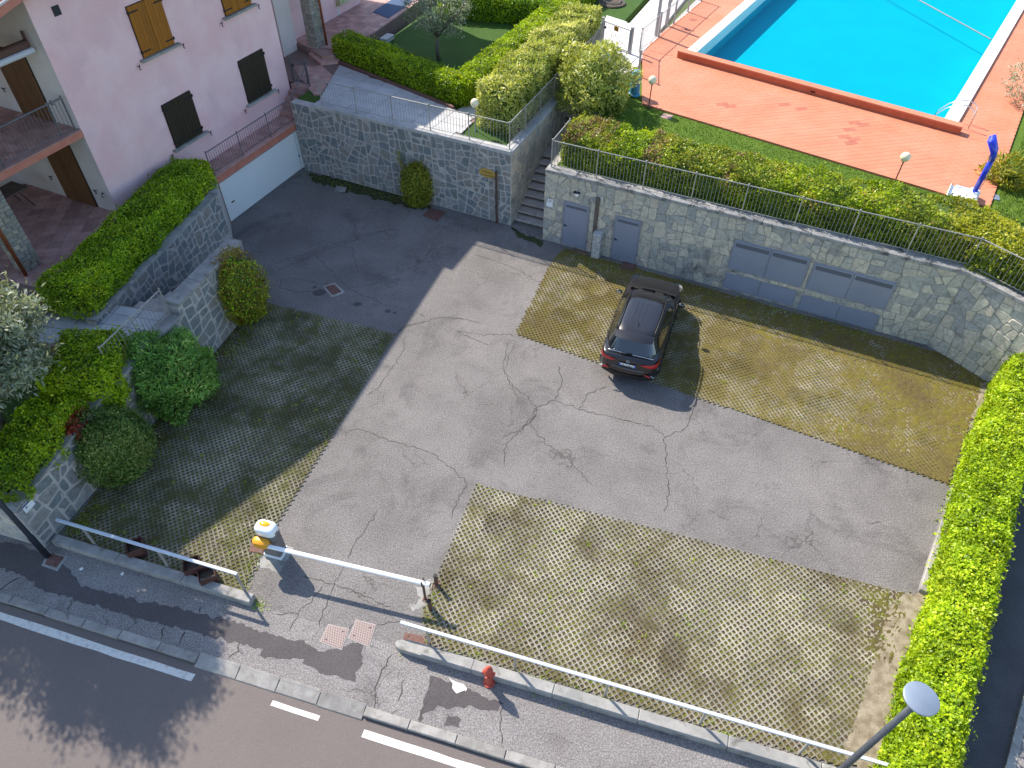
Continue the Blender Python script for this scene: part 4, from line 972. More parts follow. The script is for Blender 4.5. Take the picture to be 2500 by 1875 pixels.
q = MB(); q.tube([hw(3.68, TZ, -.62), hw(3.68, 7.2, -.62)], .055, 10); obj('downpipe', q, MT['copper'], house, True)
# roof: two slopes over a sloping verge, barrel tiles where they can be seen
q = MB(); ov = .6
vs = [hw(s, z, o) for o in (ov, -12) for s, z in ((.6, 8.75), (-8.6, 9.85), (-15.5, 9.85-6.9*.235))]
vt = [(x, y, z-.2) for x, y, z in vs]
q.add(vs+vt, [(0,3,4,1), (1,4,5,2), (6,7,10,9), (7,8,11,10), (0,1,7,6), (1,2,8,7), (3,9,10,4), (4,10,11,5), (0,6,9,3), (2,5,11,8)])
roof = obj('roof', q, MT['fascia'], house)
q = MB(); q.tube([hw(-15.5, 9.85-6.9*.235+.035, ov-.02), hw(-8.6, 9.885, ov-.02)], .04, 8); obj('verge_trim', q, MT['gutter'], roof)
sl_ang = math.atan(.235); b = MB(); n_ = 7
for i, (x, r) in enumerate(((0, .085), (.42, .1))): pass
rows = [[(x, -r*math.cos(math.pi*k/n_), r*math.sin(math.pi*k/n_)) for k in range(n_+1)] for x, r in ((-.22, .1), (.22, .085))]
b.grid(rows); b.grid([[(x, y*.86, z*.86-.002) for x, y, z in r][::-1] for r in rows]); tm = mesh('roof_tile', b, MT['rooftile'])
for c in range(9):
    for k in range(12):
        s_ = -8.8-k*.4; z_ = 9.85-(-8.6-s_)*.235+.012+.02; o_ = ov-.17-c*.21
        p = hw(s_, z_, o_); o = inst('roof_tile', tm, roof, p, 0); o.rotation_euler = Matrix.Rotation(HA, 3, 'Z').to_4x4().to_3x3().to_euler(); o.rotation_euler = (Matrix.Rotation(HA+math.pi, 3, 'Z') @ Matrix.Rotation(sl_ang, 3, 'Y')).to_euler()
q = MB(); q.bbox(hw(-9.4, 9.28, .35), (.2, .5, .26), HA, .03); obj('rafter_end', q, MT['fascia'], roof)
# tiled landing, steps and veranda floor on the right of the house
T1 = [hw(.35, 0, 0)[:2], (-8.45,28.98), (-8.09,28.86), (-7.76,32.08), (-8.55,31.9), (-9.27,32.95), (-10.6,34.2)]
q = MB(); q.prism(x2([hw(0,0,-3), hw(.35,0,0), hw(.7,0,.98), (-8.35,28.95), (-8.05,28.95), (-7.76,32.08), (-8,33.3), (-10.6,34.4)]), 2.6, TZ+.0); tl = struct('tiled_landing', q, MT['tile_grout'])
tile_area(tl, [ccw([hw(.7,0,.05)[:2], (-8.35,29.0), (-8.08,29.0), (-7.78,32.0), (-8.6,31.95), (-9.3,33.0), hw(2.4,0,-1.9)[:2]])], R(-20), .33, .33, TZ+.02, MT['tile'], .03, .008, 'tile')
vst = thing('veranda_steps', 'low fan-shaped terracotta steps up to the veranda', 'stairs', (-8.5, 32.5, TZ))
for i, pl in enumerate(([(-9.35,32.95),(-8.62,31.95),(-7.8,32.2),(-8.0,33.7),(-9.3,33.6)], [(-9.3,33.15),(-8.6,32.35),(-7.9,32.6),(-8.0,33.7),(-9.3,33.6)])):
    q = MB(); q.prism(pl, TZ+.0, TZ+.13+.12*i); obj('step', q, MT['tile'], vst)
VZ = 3.32
V2 = [(-9.5,33.25), (-8.05,33.05), (-6.71,34.92), (-5.38,38.34), (-3.2,44), (-16,44), hw(3.4,0,-2.5)[:2]]
q = MB(); q.prism(x2(V2), 2.6, VZ-.03); vf = struct('veranda_floor', q, MT['tile_grout'])
tile_area(vf, [ccw(x2([(-9.4,33.3), (-8.1,33.1), (-6.75,34.95), (-5.42,38.3), (-4.6,40.4), (-13,40.4), hw(3.5,0,-2.4)]))], R(66), .34, .34, VZ, MT['tile'], .03, .01, 'tile')
q = MB(); q.bbox((-6.05,34.85,TZ+.12), (.7,.4,.2), R(66), .02); obj('stepping_stone', q, MT['slab'], None, label='single grey stone step on the lawn edge of the veranda', cat='step')
q = MB(); a_ = W25(680+1850/6.9125, 310/6.9125, VZ); b_ = W25(680+1590/6.9125, 205/6.9125, VZ); c_ = (b_-a_); c_ = c_/np.linalg.norm(c_); e_ = np.array([c_[1], -c_[0], 0])*-1
e_ = dirv(R(68)); q.prism(x2([a_, b_, b_+e_*2.6, a_+e_*2.6]), VZ+.004, VZ+.02); obj('doormat', q, MT['mat_blue'], None, label='blue mat lying on the veranda tiles beside the lawn', cat='mat')
# veranda table
tb = thing('garden_table', 'white plastic garden table with a floral cloth on the veranda', 'table', (-9.0, 38.4, VZ))
tp = [(-8.73,37.33), (-9.73,38.0), (-8.05,38.98), (-9.05,39.65)]
for x, y in tp: q = MB(); q.tube([(x, y, VZ+.0), (x, y, VZ+.7)], [.055,.04], 8); obj('leg', q, MT['plastic_white'], tb)
tc = [( -8.55,37.2), (-9.95,37.95), (-9.25,39.8), (-7.85,39.1)]
q = MB(); q.prism(tc, VZ+.7, VZ+.74); obj('table_top', q, MT['plastic_white'], tb)
cl_ = thing('tablecloth', 'floral green and cream cloth hanging over the veranda table', 'tablecloth', (-9.0, 38.4, VZ+.45))
q = MB(); cx, cy = np.mean([p[0] for p in tc]), np.mean([p[1] for p in tc]); ring0 = []; ring1 = []
for i in range(4):
    for k in range(6):
        a, b = np.array(tc[i]), np.array(tc[(i+1) % 4]); p = a+(b-a)*k/6; o_ = (p-np.array([cx, cy])); ring0.append((*(np.array([cx, cy])+o_*1.03), VZ+.745)); ring1.append((*(np.array([cx, cy])+o_*(1.07+.03*math.sin(k*2.1+i))), VZ+.45+.05*math.cos(k*2.6)))
q.grid([ring0, ring1], close=True); q.F.append(tuple(range(23, -1, -1))); obj('cloth', q, MT['cloth'], cl_)
# small porch table
pt = W25(150/4.148, 380+430/4.148, PZ+.7)
tb = thing('porch_table', 'dark folding table half hidden behind the porch pillar', 'table', (pt[0]-.5, pt[1]+.2, PZ))
q = MB(); q.bbox((pt[0]-.55, pt[1]+.25, PZ+.71), (1.4, .8, .04), HA, .01); obj('table_top', q, MT['oldwood'], tb)
for sx in (-1, 1):
    for sy in (-1, 1):
        a = Vector((pt[0]-.55, pt[1]+.25, 0)) + Matrix.Rotation(HA, 3, 'Z') @ Vector((sx*.35, sy*.3, 0)); b = Vector((pt[0]-.55, pt[1]+.25, 0)) + Matrix.Rotation(HA, 3, 'Z') @ Vector((sx*.62, sy*.36, 0))
        q = MB(); q.tube([(a.x, a.y, PZ+.69), (b.x, b.y, PZ)], .018, 6); obj('leg', q, MT['black'], tb)
# slab path along the back railing
sp_polys = [[CL-stn*.4-bwn*.38-bwd*2.0, BL+bwd*1.1-bwn*.38, (-8.0,29.0), (-7.8,32.0), (-2.35,27.75), (-1.55,26.9)]]
q = MB(); q.prism(x2(sp_polys[0]), 2.6, TZ+.0); spath = struct('slab_path', q, MT['tile_grout'])
tile_area(spath, [ccw(x2(sp_polys[0]))], R(-27), .98, .5, TZ+.03, MT['slab'], .03, .016, 'slab')
q = MB(); q.prism(x2([(-2.3,27.75), (-1.6,27.0), (-1.35,27.3), (2.4,36.0), (1.7,36.4), (-1.9,28.3)]), TZ-.05, TZ+.022); struct('side_path', q, MT['slab'])
q = MB(); a_, b_ = np.array([-7.85,32.2,0]), np.array([-2.45,27.8,0]); d_ = (b_-a_)/np.linalg.norm(b_-a_); c_ = (a_+b_)/2; q.bbox((c_[0], c_[1], TZ+.05), (np.linalg.norm(b_-a_), .12, .16), math.atan2(d_[1], d_[0]), .01); obj('bed_edging', q, MT['rust'], None, label='low brown edging between the slab path and the L-shaped hedge', cat='edging')
# ================================================================== railings
def railing(name, label, runs, h, m, post_gap=1.6, bar_gap=.125, post_r=.022, bar_r=.008, top_r=.02, low=.1, mtop=None, top_flat=False):
    """runs: list of polylines of base points (x, y, z); bars, posts and rails are parts"""
    p0 = runs[0][0]; t = thing(name, label, 'railing', p0)
    b = MB(); b.tube([(0,0,low), (0,0,h)], bar_r, 5, cap=False); bm = mesh('bar', b, m); b = MB(); b.tube([(0,0,-.03), (0,0,h+.03)], post_r, 8); b.lathe((0,0,h+.03), [(post_r*1.3,0),(post_r*1.2,.03),(0,.045)], 8); pm = mesh('post', b, m)
    for run in runs:
        first = True
        for a, b_ in zip(run[:-1], run[1:]):
            a, b_ = np.array(a, float), np.array(b_, float); L_ = np.linalg.norm((b_-a)[:2]); n = max(1, round(L_/post_gap)); nb = max(2, round(L_/n/bar_gap))
            for zz, r, nm in ((h, top_r, 'top_rail'), (low, .012, 'bottom_rail')):
                q = MB(); q.tube([(*a[:2], a[2]+zz), (*b_[:2], b_[2]+zz)], r, 8); obj(nm, q, mtop or m if nm == 'top_rail' else m, t)
            for i in range(n+1):
                if i > 0 or first: p = a+(b_-a)*i/n; inst('post', pm, t, p)
                if i < n:
                    for k in range(1, nb): p = a+(b_-a)*(i+k/nb)/n; inst('bar', bm, t, p)
            first = False
    return t
CZ = TZ+.15
c0 = BL+bwd*1.5-bwn*.13; c1 = CL-stn*.13-bwn*.13; c2 = CL+std*9.0-stn*.13
v3 = lambda p, z: (p[0], p[1], z)
railing('terrace_railing', 'grey steel railing on top of the blue-grey stone wall, turning along the stairs', [[v3(c0, CZ), v3(c1, CZ), v3(c2, CZ)]], .98, MT['railgrey'])
g1 = np.array([4.03, 34.85, 0]); g2 = np.array([5.25, 33.62, 0])
railing('wall_railing', 'long grey steel railing on the wall above the meter doors', [[v3(CR+std*1.9+stn*.14, 3.03), v3(CR+stn*.14+std*.18, 3.03), v3(CR+wrd*13.82-wrn*.22, 3.03), v3(e2+dirv(BD)*5.2-bdn*.22, 3.03)]], 1.0, MT['railgrey'], 1.62)
railing('walkway_railing', 'dark steel railing along the walkway over the garage door', [[v3(hw(-6.1,0,.9), WZ), v3(hw(-1.0,0,.9), WZ), v3(hw(.25,0,.9), TZ-.02)]], .95, MT['raildark'], 1.55, .12)
railing('balcony_railing', 'dark steel railing of the upper loggia', [[v3(hw(-14.4,0,-.06), 5.4), v3(hw(-10.35,0,-.06), 5.4), v3(hw(-9.84,0,-.06), 5.4)]], 1.03, MT['raildark'], 2.0, .13, .026, .009, .028)
railing('step_railing', 'short grey steel railing on the garden wall beside the narrow steps', [[v3(F0+fd*4.2-fn*.27, 2.15), v3(F0+fd*6.75-fn*.27, 2.15)]], .95, MT['railgrey'], 1.3, .13)
def gate(name, label, a, b, z, h, m, post_w, sign=None, gap=.12, tall=0):
    a, b = np.array([*a[:2], 0.]), np.array([*b[:2], 0.]); L_ = np.linalg.norm(b-a); d = (b-a)/L_; ang = math.atan2(d[1], d[0])
    t = thing(name, label, 'gate', (a[0], a[1], z)); pt = lambda s, zz: (*(a+d*s)[:2], z+zz)
    for s_ in (0, L_):
        q = MB(); q.bbox(pt(s_, (h+.12)/2), (post_w, post_w, h+.12), ang, .008); q.bbox(pt(s_, h+.13), (post_w+.02, post_w+.02, .02), ang, .004); obj('post', q, m, t)
    i0, i1 = post_w/2+.05, L_-post_w/2-.05
    fr = MB()
    for q0, q1 in (((i0, .08), (i0, h)), ((i1, .08), (i1, h))): fr.bbox(pt(q0[0], (.08+h)/2), (.04, .04, h-.08), ang, .004)
    for zz in (.1, h-.02): fr.bbox(pt((i0+i1)/2, zz), (i1-i0, .038, .035), ang, .004)
    lf = obj('leaf_frame', fr, m, t)
    n = max(3, round((i1-i0)/gap))
    for k in range(1, n):
        q = MB(); q.tube([pt(i0+(i1-i0)*k/n, .1), pt(i0+(i1-i0)*k/n, h-.02)], .008, 5); obj('bar', q, m, lf)
    q = MB(); q.tube([pt(i0, h-.1), pt(i1, .15)], .007, 5); obj('brace', q, m, lf)
    q = MB(); q.bbox(pt(i0+.06, h*.75), (.09, .06, .1), ang, .01); obj('lock', q, MT['black'], lf)
    if sign:
        n_ = np.array([d[1], -d[0], 0]); c = a+d*(L_*.48)+n_*.025; q = MB(); q.bbox((c[0], c[1], z+h*.86), (.26, .012, .2), ang, .003); obj('sign', q, sign, lf)
    return t
gate('pool_gate', 'pale grey steel gate with an orange plate at the top of the stairs', g1, g2, 3.0, 1.05, MT['gate'], .12, MT['sign_orange'])
gate('terrace_gate', 'small dark steel gate beside the house above the walkway steps', hw(.28, 0, .03), hw(.28, 0, .86), TZ, 1.0, MT['raildark'], .05, None, .1)
railing('terrace_railing', 'short grey railing between the stairs and the pool gate', [[v3(c2+std*.1, TZ), v3(g1-std*.12, TZ)]], 1.0, MT['gate'], 2.2, .11)
f1, f2, f3 = np.array([5.35,31.2,0]), np.array([5.72,33.75,0]), np.array([9.8,40.8,0])
railing('pool_fence', 'grey steel fence along the pool deck beside the gate', [[v3(f1, 3.02), v3(f2, 3.02), v3(f2+(f3-f2)*.28, 3.02), v3(f3, 3.02)]], 1.05, MT['gate'], 1.9, .12, .045, .008, .018)
for k, (p, hh) in enumerate(((np.array([6.75, 35.85, 0]), 1.75), (np.array([7.45, 37.2, 0]), 1.75))):
    t = thing('gate_post', ('square grey post of the pool fence nearer the gate', 'square grey post of the pool fence farther from the gate')[k], 'post', (p[0], p[1], 2.97)); q = MB(); q.bbox((p[0], p[1], 2.97+hh/2), (.13,.13,hh), R(60), .008); obj('shaft', q, MT['gate'], t); q = MB(); q.bbox((p[0], p[1], 2.97+hh+.012), (.16,.16,.025), R(60), .005); obj('cap', q, MT['gate'], t)
q = MB(); q.bbox((7.6,37.55,4.1), (.22,.02,.3), R(60), .004); obj('warning_plate', q, MT['sign_orange'], None, label='small orange plate hanging on the pool fence at the top edge', cat='sign')

# ================================================================== pool
PA, PB = np.array([7.45,33.15,0]), np.array([16.95,26.2,0]); PD_, PC = PA+dirv(R(58.3))*30, PB+dirv(R(55.3))*30
pu = (PB-PA)/np.linalg.norm(PB-PA); pv = np.array([-pu[1], pu[0], 0])
dR0, dR1 = np.array([16.0,20.95,0]), np.array([18.6,24.97,0]); dL0, dL1 = np.array([5.2,28.5,0]), np.array([5.92,34.28,0])
dL2, dR2 = dL1+dirv(R(59))*31, dR1+dirv(R(57))*32
DZ = 3.04
deck_polys = [[dL0, dR0, dR1, dL1], [dL1, PA, PD_, dL2], [PB, dR1, dR2, PC]]
q = MB()
for p in deck_polys: q.prism(x2(p), 2.6, DZ-.012)
deck = struct('pool_deck', q, MT['deck_grout'])
tile_area(deck, deck_polys, R(12), .5, .25, DZ, MT['deck'], .02, .006, 'deck_tile', .5, 300, (10, 24), zj=.0008)
dk = [o for o in deck.children if o.name.startswith('deck_tile') and o.get('kind') != 'stuff' and len(o.data.vertices) == 32]
cD = MT['deck_dark']
for u, v in ((1765,253),(1785,262),(1795,258),(2075,300),(2092,296),(2100,305),(2068,312),(2080,318),(2070,335),(2085,342),(2078,350),(1910,255),(1955,268)):
    c = W(u*2212/2500*1.0 if False else u*.885+0, v, DZ) if False else W25(u*1.13 if u < 1 else u, v if v > 1 else v, DZ)
    o = min(dk, key=lambda k: (k.location[0]+BASE[deck.name][0]-c[0])**2+(k.location[1]+BASE[deck.name][1]-c[1])**2)
    o.material_slots[0].link = 'OBJECT'; o.material_slots[0].material = cD
# pool shell
lt, rt, ft = .45, .5, .32
iA = PA+dirv(R(58.3))*.35+pu*lt; iB = PB+dirv(R(55.3))*.35-pu*rt; iC = PC-pu*rt; iD = PD_+pu*lt
pool = thing('swimming_pool', 'swimming pool with turquoise water behind a red front wall', 'pool', (PA[0], PA[1], 1.5))
WL = 3.06
q = MB(); fl = [(*p[:2], 2.1) for p in (iA, iB, iC, iD)]; tp_ = [(*p[:2], 3.12) for p in (iA, iB, iC, iD)]
q.add(fl+tp_, [(0,1,2,3), (0,4,5,1), (1,5,6,2), (2,6,7,3), (3,7,4,0)]); obj('basin', q, MT['pooltile'], pool)
q = MB(); q.sheet(x2([iA, iB, iC, iD]), WL); obj('water', q, MT['water'], pool)
for nm, a, b, w_, z0_, z1_, m_, sd, ln in (('left_coping', PA+dirv(R(58.3))*.34, PD_, lt+.03, 2.6, DZ+.1, MT['white'], 1, 1.0), ('right_coping', PB+dirv(R(55.3))*.34, PC, rt+.03, 2.6, DZ+.1, MT['white'], -1, 1.0)):
    L_ = np.linalg.norm(b-a); d = (b-a)/L_; n_ = int(L_/ln)
    for k in range(n_):
        p, r_ = a+d*(k*L_/n_+.003), a+d*((k+1)*L_/n_-.003); q = MB(); q.prism(x2([p, r_, r_+pu*sd*w_, p+pu*sd*w_]), z0_, z1_); obj('coping_stone', q, m_, pool)
fw = PA-pu*.12; L_ = np.linalg.norm(PB-PA)+.35; n_ = 12
for k in range(n_):
    p, r_ = fw+pu*(k*L_/n_+.002), fw+pu*((k+1)*L_/n_-.002); q = MB(); q.prism(x2([p, r_, r_+pv*.34, p+pv*.34]), 2.6, 3.30); fs = obj('front_wall_block', q, MT['poolwall'], pool)
    q = MB(); q.prism(x2([p-pv*.03, r_-pv*.03, r_+pv*.36, p+pv*.36]), 3.30, 3.36); obj('cap_tile', q, MT['deck'], fs)
q = MB(); c = PA+pu*6.2-pv*.005; q.box((c[0], c[1], 3.16), (.2, .03, .05), math.atan2(pu[1], pu[0])); obj('overflow_slot', q, MT['black'], pool)
# floating rope across
ra, rb = W(1985,0,WL+.02), W(2142,86,WL+.02); dd = (rb-ra)/np.linalg.norm(rb-ra)
q = MB(); q.tube([tuple(ra-dd*7), tuple(rb-dd*.05)], .03, 6); obj('lane_rope', q, MT['pole_grey'], None, label='dark rope floating across the swimming pool', cat='rope')
# pool ladder
lad = thing('pool_ladder', 'chrome pool ladder at the right corner of the pool', 'ladder', (17.4, 26.6, DZ))
la = PB+dirv(R(55.3))*.75; lu = dirv(R(55.3))
for k in range(2):
    b0 = la+lu*(k*.5); q = MB(); pts = []
    for s_, zz in ((.42,.0),(.42,.45),(.36,.66),(.2,.78),(0,.8),(-.3,.74),(-.62,.52),(-.86,.2),(-.94,-.1),(-.96,-.7)): c = b0+pu*s_; pts.append((c[0], c[1], DZ+.02+zz))
    q.tube(pts, .02, 8); obj('side_rail', q, MT['chrome'], lad, True)
for zz in (-.62, -.38, -.14):
    a, b = la-pu*.94, la+lu*.5-pu*.94; q = MB(); q.bbox(((a[0]+b[0])/2, (a[1]+b[1])/2, DZ+zz), (.5,.1,.03), R(55.3), .006); obj('rung', q, MT['chrome'], lad)
# globe lamps
def globe_lamp(x, y, z, h, r, label, polem):
    t = thing('garden_lamp', label, 'lamp', (x, y, z)); q = MB(); q.tube([(x, y, z-.02), (x, y, z+h)], .022, 8); obj('pole', q, polem, t)
    q = MB(); q.lathe((x, y, z), [(.055,-.01),(.055,.05),(.03,.09),(.024,.12)], 12); obj('foot', q, polem, t)
    q = MB(); q.lathe((x, y, z+h), [(.025,-.06),(.05,-.02),(.06,.04)], 12); obj('socket', q, MT['pole_grey'], t)
    q = MB(); n_ = 12; q.lathe((x, y, z+h+r*.9), [(max(1e-5, r*math.sin(math.pi*k/n_)), -r*math.cos(math.pi*k/n_)) for k in range(n_+1)], 20); obj('globe', q, MT['globe'], t, True)
globe_lamp(5.44, 28.2, 2.97, 1.0, .17, 'globe lamp on a brown pole beside the blue bin', MT['rustpost'])
globe_lamp(13.38, 22.54, 2.97, .85, .17, 'globe lamp on a brown pole at the front edge of the pool deck', MT['rustpost'])
globe_lamp(-1.5, 26.05, TZ-.03, .95, .17, 'globe lamp on a grey pole behind the terrace railing', MT['railgrey'])
# slatted blue litter bin
bx, by = 4.98, 29.35
t = thing('litter_bin', 'blue slatted plastic litter bin beside the oleander bush', 'bin', (bx, by, DZ-.02))
q = MB(); q.lathe((bx, by, DZ-.02), [(.0,0),(.25,0),(.25,.06),(.2,.09)], 24); obj('base', q, MT['bin'], t)
q = MB(); q.lathe((bx, by, DZ), [(.175,.05),(.155,.82)], 20); obj('liner', q, MT['bin_dark'], t)
for k in range(11):
    q = MB(); r_ = .205-.0022*k*.8; q.lathe((bx, by, DZ+.1+k*.066), [(r_-.02,0),(r_,0),(r_-.002,.042),(r_-.02,.042),(r_-.02,0)], 24); obj('slat', q, MT['bin'], t)
q = MB(); q.lathe((bx, by, DZ+.83), [(.2,0),(.215,.02),(.21,.07),(.15,.15),(.06,.17),(0,.175)], 24); ld = obj('lid', q, MT['bin'], t, True)
q = MB(); q.bbox((bx+.1, by-.1, DZ+.95), (.14,.1,.06), R(-45), .01); obj('slot', q, MT['bin_dark'], ld)
# poolside shower
sx, sy = 15.5, 21.35; sa = R(-36)
t = thing('pool_shower', 'blue three-headed pool shower on a white tray', 'shower', (15.2, 21.4, 2.97))
tr_ = [W25(2200+x/5.53, 250+y/5.53, 3.28) for x, y in ((690,1080),(610,1235),(990,1340),(1080,1180))]
cx = sum(p for p in tr_)/4; A2 = math.atan2(*(tr_[2]-tr_[1])[1::-1]); ww, dd_ = np.linalg.norm(tr_[2]-tr_[1]), np.linalg.norm(tr_[0]-tr_[1])
loc = lambda a, b, z: tuple(np.array([cx[0], cx[1], z]) + dirv(A2)*a + dirv(A2+R(90))*b)
q = MB(); q.bbox(loc(0,0,3.07), (ww, dd_, .24), A2, .04)
obj('tray', q, MT['whitepaint'], t)
for nm, a, b, s1_, s2_ in (('rim', -ww/2+.03, 0, .06, dd_-.02), ('rim', ww*.08, dd_/2-.03, ww*.8, .06), ('rim', ww*.08, -dd_/2+.03, ww*.8, .06)):
    q = MB(); q.bbox(loc(a, b, 3.225), (s1_, s2_, .07), A2, .02); obj(nm, q, MT['whitepaint'], t)
q = MB(); q.lathe(loc(ww*.33, 0, 3.17), [(.2,0),(.2,.2),(.17,.25),(0,.25)], 20, None); q.bbox(loc(ww*.36, 0, 3.25), (.3, dd_-.04, .24), A2, .06); obj('pedestal', q, MT['whitepaint'], t)
ca_ = loc(ww*.34, 0, 3.4)
q = MB(); q.tube([ca_, (ca_[0]+.02, ca_[1]+.02, 4.7)], .085, 14); obj('column', q, MT['shower'], t, True)
for k in (-1, 0, 1):
    a0 = np.array(loc(ww*.34, k*.09, 4.55)); a1 = np.array(loc(ww*.34-.05, k*.12, 4.85)); a2 = np.array(loc(ww*.34-.3, k*.2, 5.22))
    q = MB(); q.tube([tuple(a0), tuple(a1), tuple(a2)], [.09,.1,.1], 14); hd_ = obj('shower_arm', q, MT['shower'], t, True)
q = MB(); pts = [loc(ww*.45, .1, 3.3), loc(ww*.5, .18, 3.8), loc(ww*.44, .12, 4.4)]; q.tube(pts, .012, 6); obj('hose', q, MT['hose'], t)
for b_ in (-.12, .12): q = MB(); q.lathe(loc(ww*.3, b_, 3.42), [(.03,0),(.03,.04),(0,.05)], 10); obj('tap', q, MT['shower'], t)
q = MB(); q.bbox(loc(ww*.1,0,2.93), (ww*.9, dd_*.9, .06), A2, .01); obj('plinth', q, MT['concrete'], t)
q = MB(); c = W(2142,425,2.98); q.bbox((c[0], c[1], 2.985), (.5,.35,.03), R(-20), .006); obj('cover_slab', q, MT['lamp_grey'], None, label='pale green-grey cover slab in the grass behind the shower', cat='slab')
q = MB(); c = W(1440,252,2.97); q.bbox((c[0], c[1], 2.975), (.42,.4,.03), R(-27), .006); obj('cover_slab', q, MT['tile'], None, label='pinkish square cover slab in the lawn strip by the hedge', cat='slab')
# drains in the deck
for k, (u, v, r_) in enumerate(((1497,42,.2),(1478,62,.16))):
    c = W(u, v, DZ+.003); q = MB(); q.lathe((c[0], c[1], DZ), [(r_,0),(r_,.006),(r_-.02,.008)], 20); obj('deck_drain', q, MT['deck_dark'], None, label=('round drain cover in the pool deck farther from the gate', 'round drain cover in the pool deck nearer the gate')[k], cat='drain')
# white landing slabs from gate to deck
q = MB(); q.prism(x2([lp + stn*1.6, lp+stn*1.6+std*2.6, (9.6,41.0), (9.9,40.7), (5.95,33.7), (5.5,32.3)]), 2.9, 3.03); gl_ = struct('gate_landing', q, MT['slab_white'])
tile_area(gl_, [ccw(x2([lp+stn*.02, lp+stn*1.5, (5.4,32.8), (5.9,33.8), (7.2,36.1), (4.6,38.5)]))], ST, .62, .62, 3.05, MT['slab_white'], .03, .01, 'slab')
# ================================================================== street edge: stub walls, rails, barrier
def stub(name, label, a, b, w, h, rounded=False):
    a, b = np.array([*a[:2], 0.]), np.array([*b[:2], 0.]); L_ = np.linalg.norm(b-a); d = (b-a)/L_; n = np.array([d[1], -d[0], 0]); ang = math.atan2(d[1], d[0])
    t = thing(name, label, 'kerb wall', (a[0], a[1], -.05)); k = max(1, round(L_/2.0))
    for i in range(k):
        s0, s1 = L_*i/k, L_*(i+1)/k-.006; q = MB()
        if i == 0 and rounded:
            pts = [a+n*w/2+d*s1, a-n*w/2+d*s1] + [a+d*.28-n*(w/2)*math.cos(x)-d*.28*math.sin(x) for x in np.linspace(0, math.pi, 7)]
            q.prism(x2(pts), -.1, lambda x, y: h if ((np.array([x, y, 0])-a) @ d) > .27 else h*.72)
        else: c = a+d*(s0+s1)/2; q.bbox((c[0], c[1], h/2-.05), (s1-s0, w, h+.1), ang, .018)
        obj('concrete_block', q, MT['concrete'], t)
    return t
sL0, sL1 = np.array([-11.6,9.62,0]), np.array([-6.15,8.02,0]); sR0, sR1 = np.array([-2.62,7.0,0]), np.array([8.2,3.9,0])
stub('low_wall', 'low concrete wall along the pavement left of the barrier', sL0, sL1, .24, .2)
stub('low_wall', 'low concrete wall along the pavement right of the entrance', sR0, sR1, .26, .2, True)
def guard_rail(label, a, b, posts, z, pm):
    a, b = np.array(a, float), np.array(b, float); d = (b-a)/np.linalg.norm(b-a); ang = math.atan2(d[1], d[0])
    t = thing('guard_rail', label, 'railing', (a[0], a[1], 0)); c = (a+b)/2
    q = MB(); q.bbox((c[0], c[1], z), (np.linalg.norm(b-a), .075, .05), ang, .006); obj('top_rail', q, MT['railwhite'], t)
    for p in posts:
        q = MB(); q.bbox((p[0], p[1], z/2-.03), (.05, .05, z-.0), ang, .006); obj('post', q, pm, t)
ra = W25(553,1410,.93); rl = W25(119,1285,.93)
pL = [W25(579.5,1459.7), W25(365,1390)]
dl = (sL1-sL0)/np.linalg.norm(sL1-sL0); nl = np.array([-dl[1], dl[0], 0])
lineL = lambda s: sL1 + nl*.16 - dl*s
guard_rail('white guard rail above the low wall with the brown planters', lineL(5.35), lineL(.28), [lineL(.32), lineL(2.45), lineL(4.6)], .93, MT['railgrey'])
dr = (sR1-sR0)/np.linalg.norm(sR1-sR0); nr = np.array([-dr[1], dr[0], 0]); lineR = lambda s: sR0 + nr*.22 + dr*s
guard_rail('long white guard rail above the low wall with the hydrant', lineR(.12), lineR(10.6), [lineR(.75+2.05*k) for k in range(5)], .8, MT['railgrey'])
# barrier
cf = (W25(665,1371.8)+W25(698,1359.6))/2; AA = R(-14.9); ad = dirv(AA); an = np.array([-ad[1], ad[0], 0])
bc = np.array([-5.93, 9.38, 0])
bar = thing('barrier_gate', 'road barrier with a white boom and amber light across the entrance', 'barrier', (bc[0], bc[1], 0))
bl = lambda a, b, z: tuple(bc + ad*a + an*b + np.array([0, 0, z]))
q = MB(); q.bbox(bl(0,0,.5), (.46,.34,1.0), AA, .03); cab = obj('cabinet', q, MT['barrier_grey'], bar)
q = MB(); q.bbox(bl(0,-.002,.06), (.49,.37,.12), AA, .01); obj('plinth', q, MT['barrier_white'], bar)
# white hood: rounded lofted shell
q = MB(); rows = []
for z_, k, e in ((1.0, .98, 0), (1.03, 1.02, 0), (1.15, 1.02, .0), (1.2, .97, .0), (1.235, .84, .005), (1.255, .55, .01), (1.26, .01, .01)):
    rows.append([bl(.265*k*math.copysign(abs(math.cos(x))**.62, math.cos(x)), .18*k*math.copysign(abs(math.sin(x))**.62, math.sin(x))+e, z_) for x in np.linspace(0, 2*math.pi, 28, endpoint=False)])
q.grid(rows, close=True); obj('hood', q, MT['barrier_white'], bar, True)
q = MB(); q.lathe(bl(-.02,.03,1.235), [(.15,0),(.145,.02),(.11,.038),(.06,.048),(0,.05)], 24, Matrix.Rotation(AA, 3, 'Z') @ Matrix.Diagonal((1.0,.55,1.0))); obj('amber_light', q, MT['amber'], bar, True)
q = MB(); q.box(bl(.255,-.02,1.06), (.04,.1,.04), AA); obj('hood_lock', q, MT['black'], bar)
q = MB()
rows = [[bl(-.06+.19*k*x0, y0-.03, .84+.12*k*z0) for x0, z0 in ((-1,-.7),(-.7,-1),(.7,-1),(1,-.7),(1,.7),(.7,1),(-.7,1),(-1,.7))] for y0, k in ((-.15,1.0),(-.2,1.08),(-.3,1.0),(-.34,.75))]
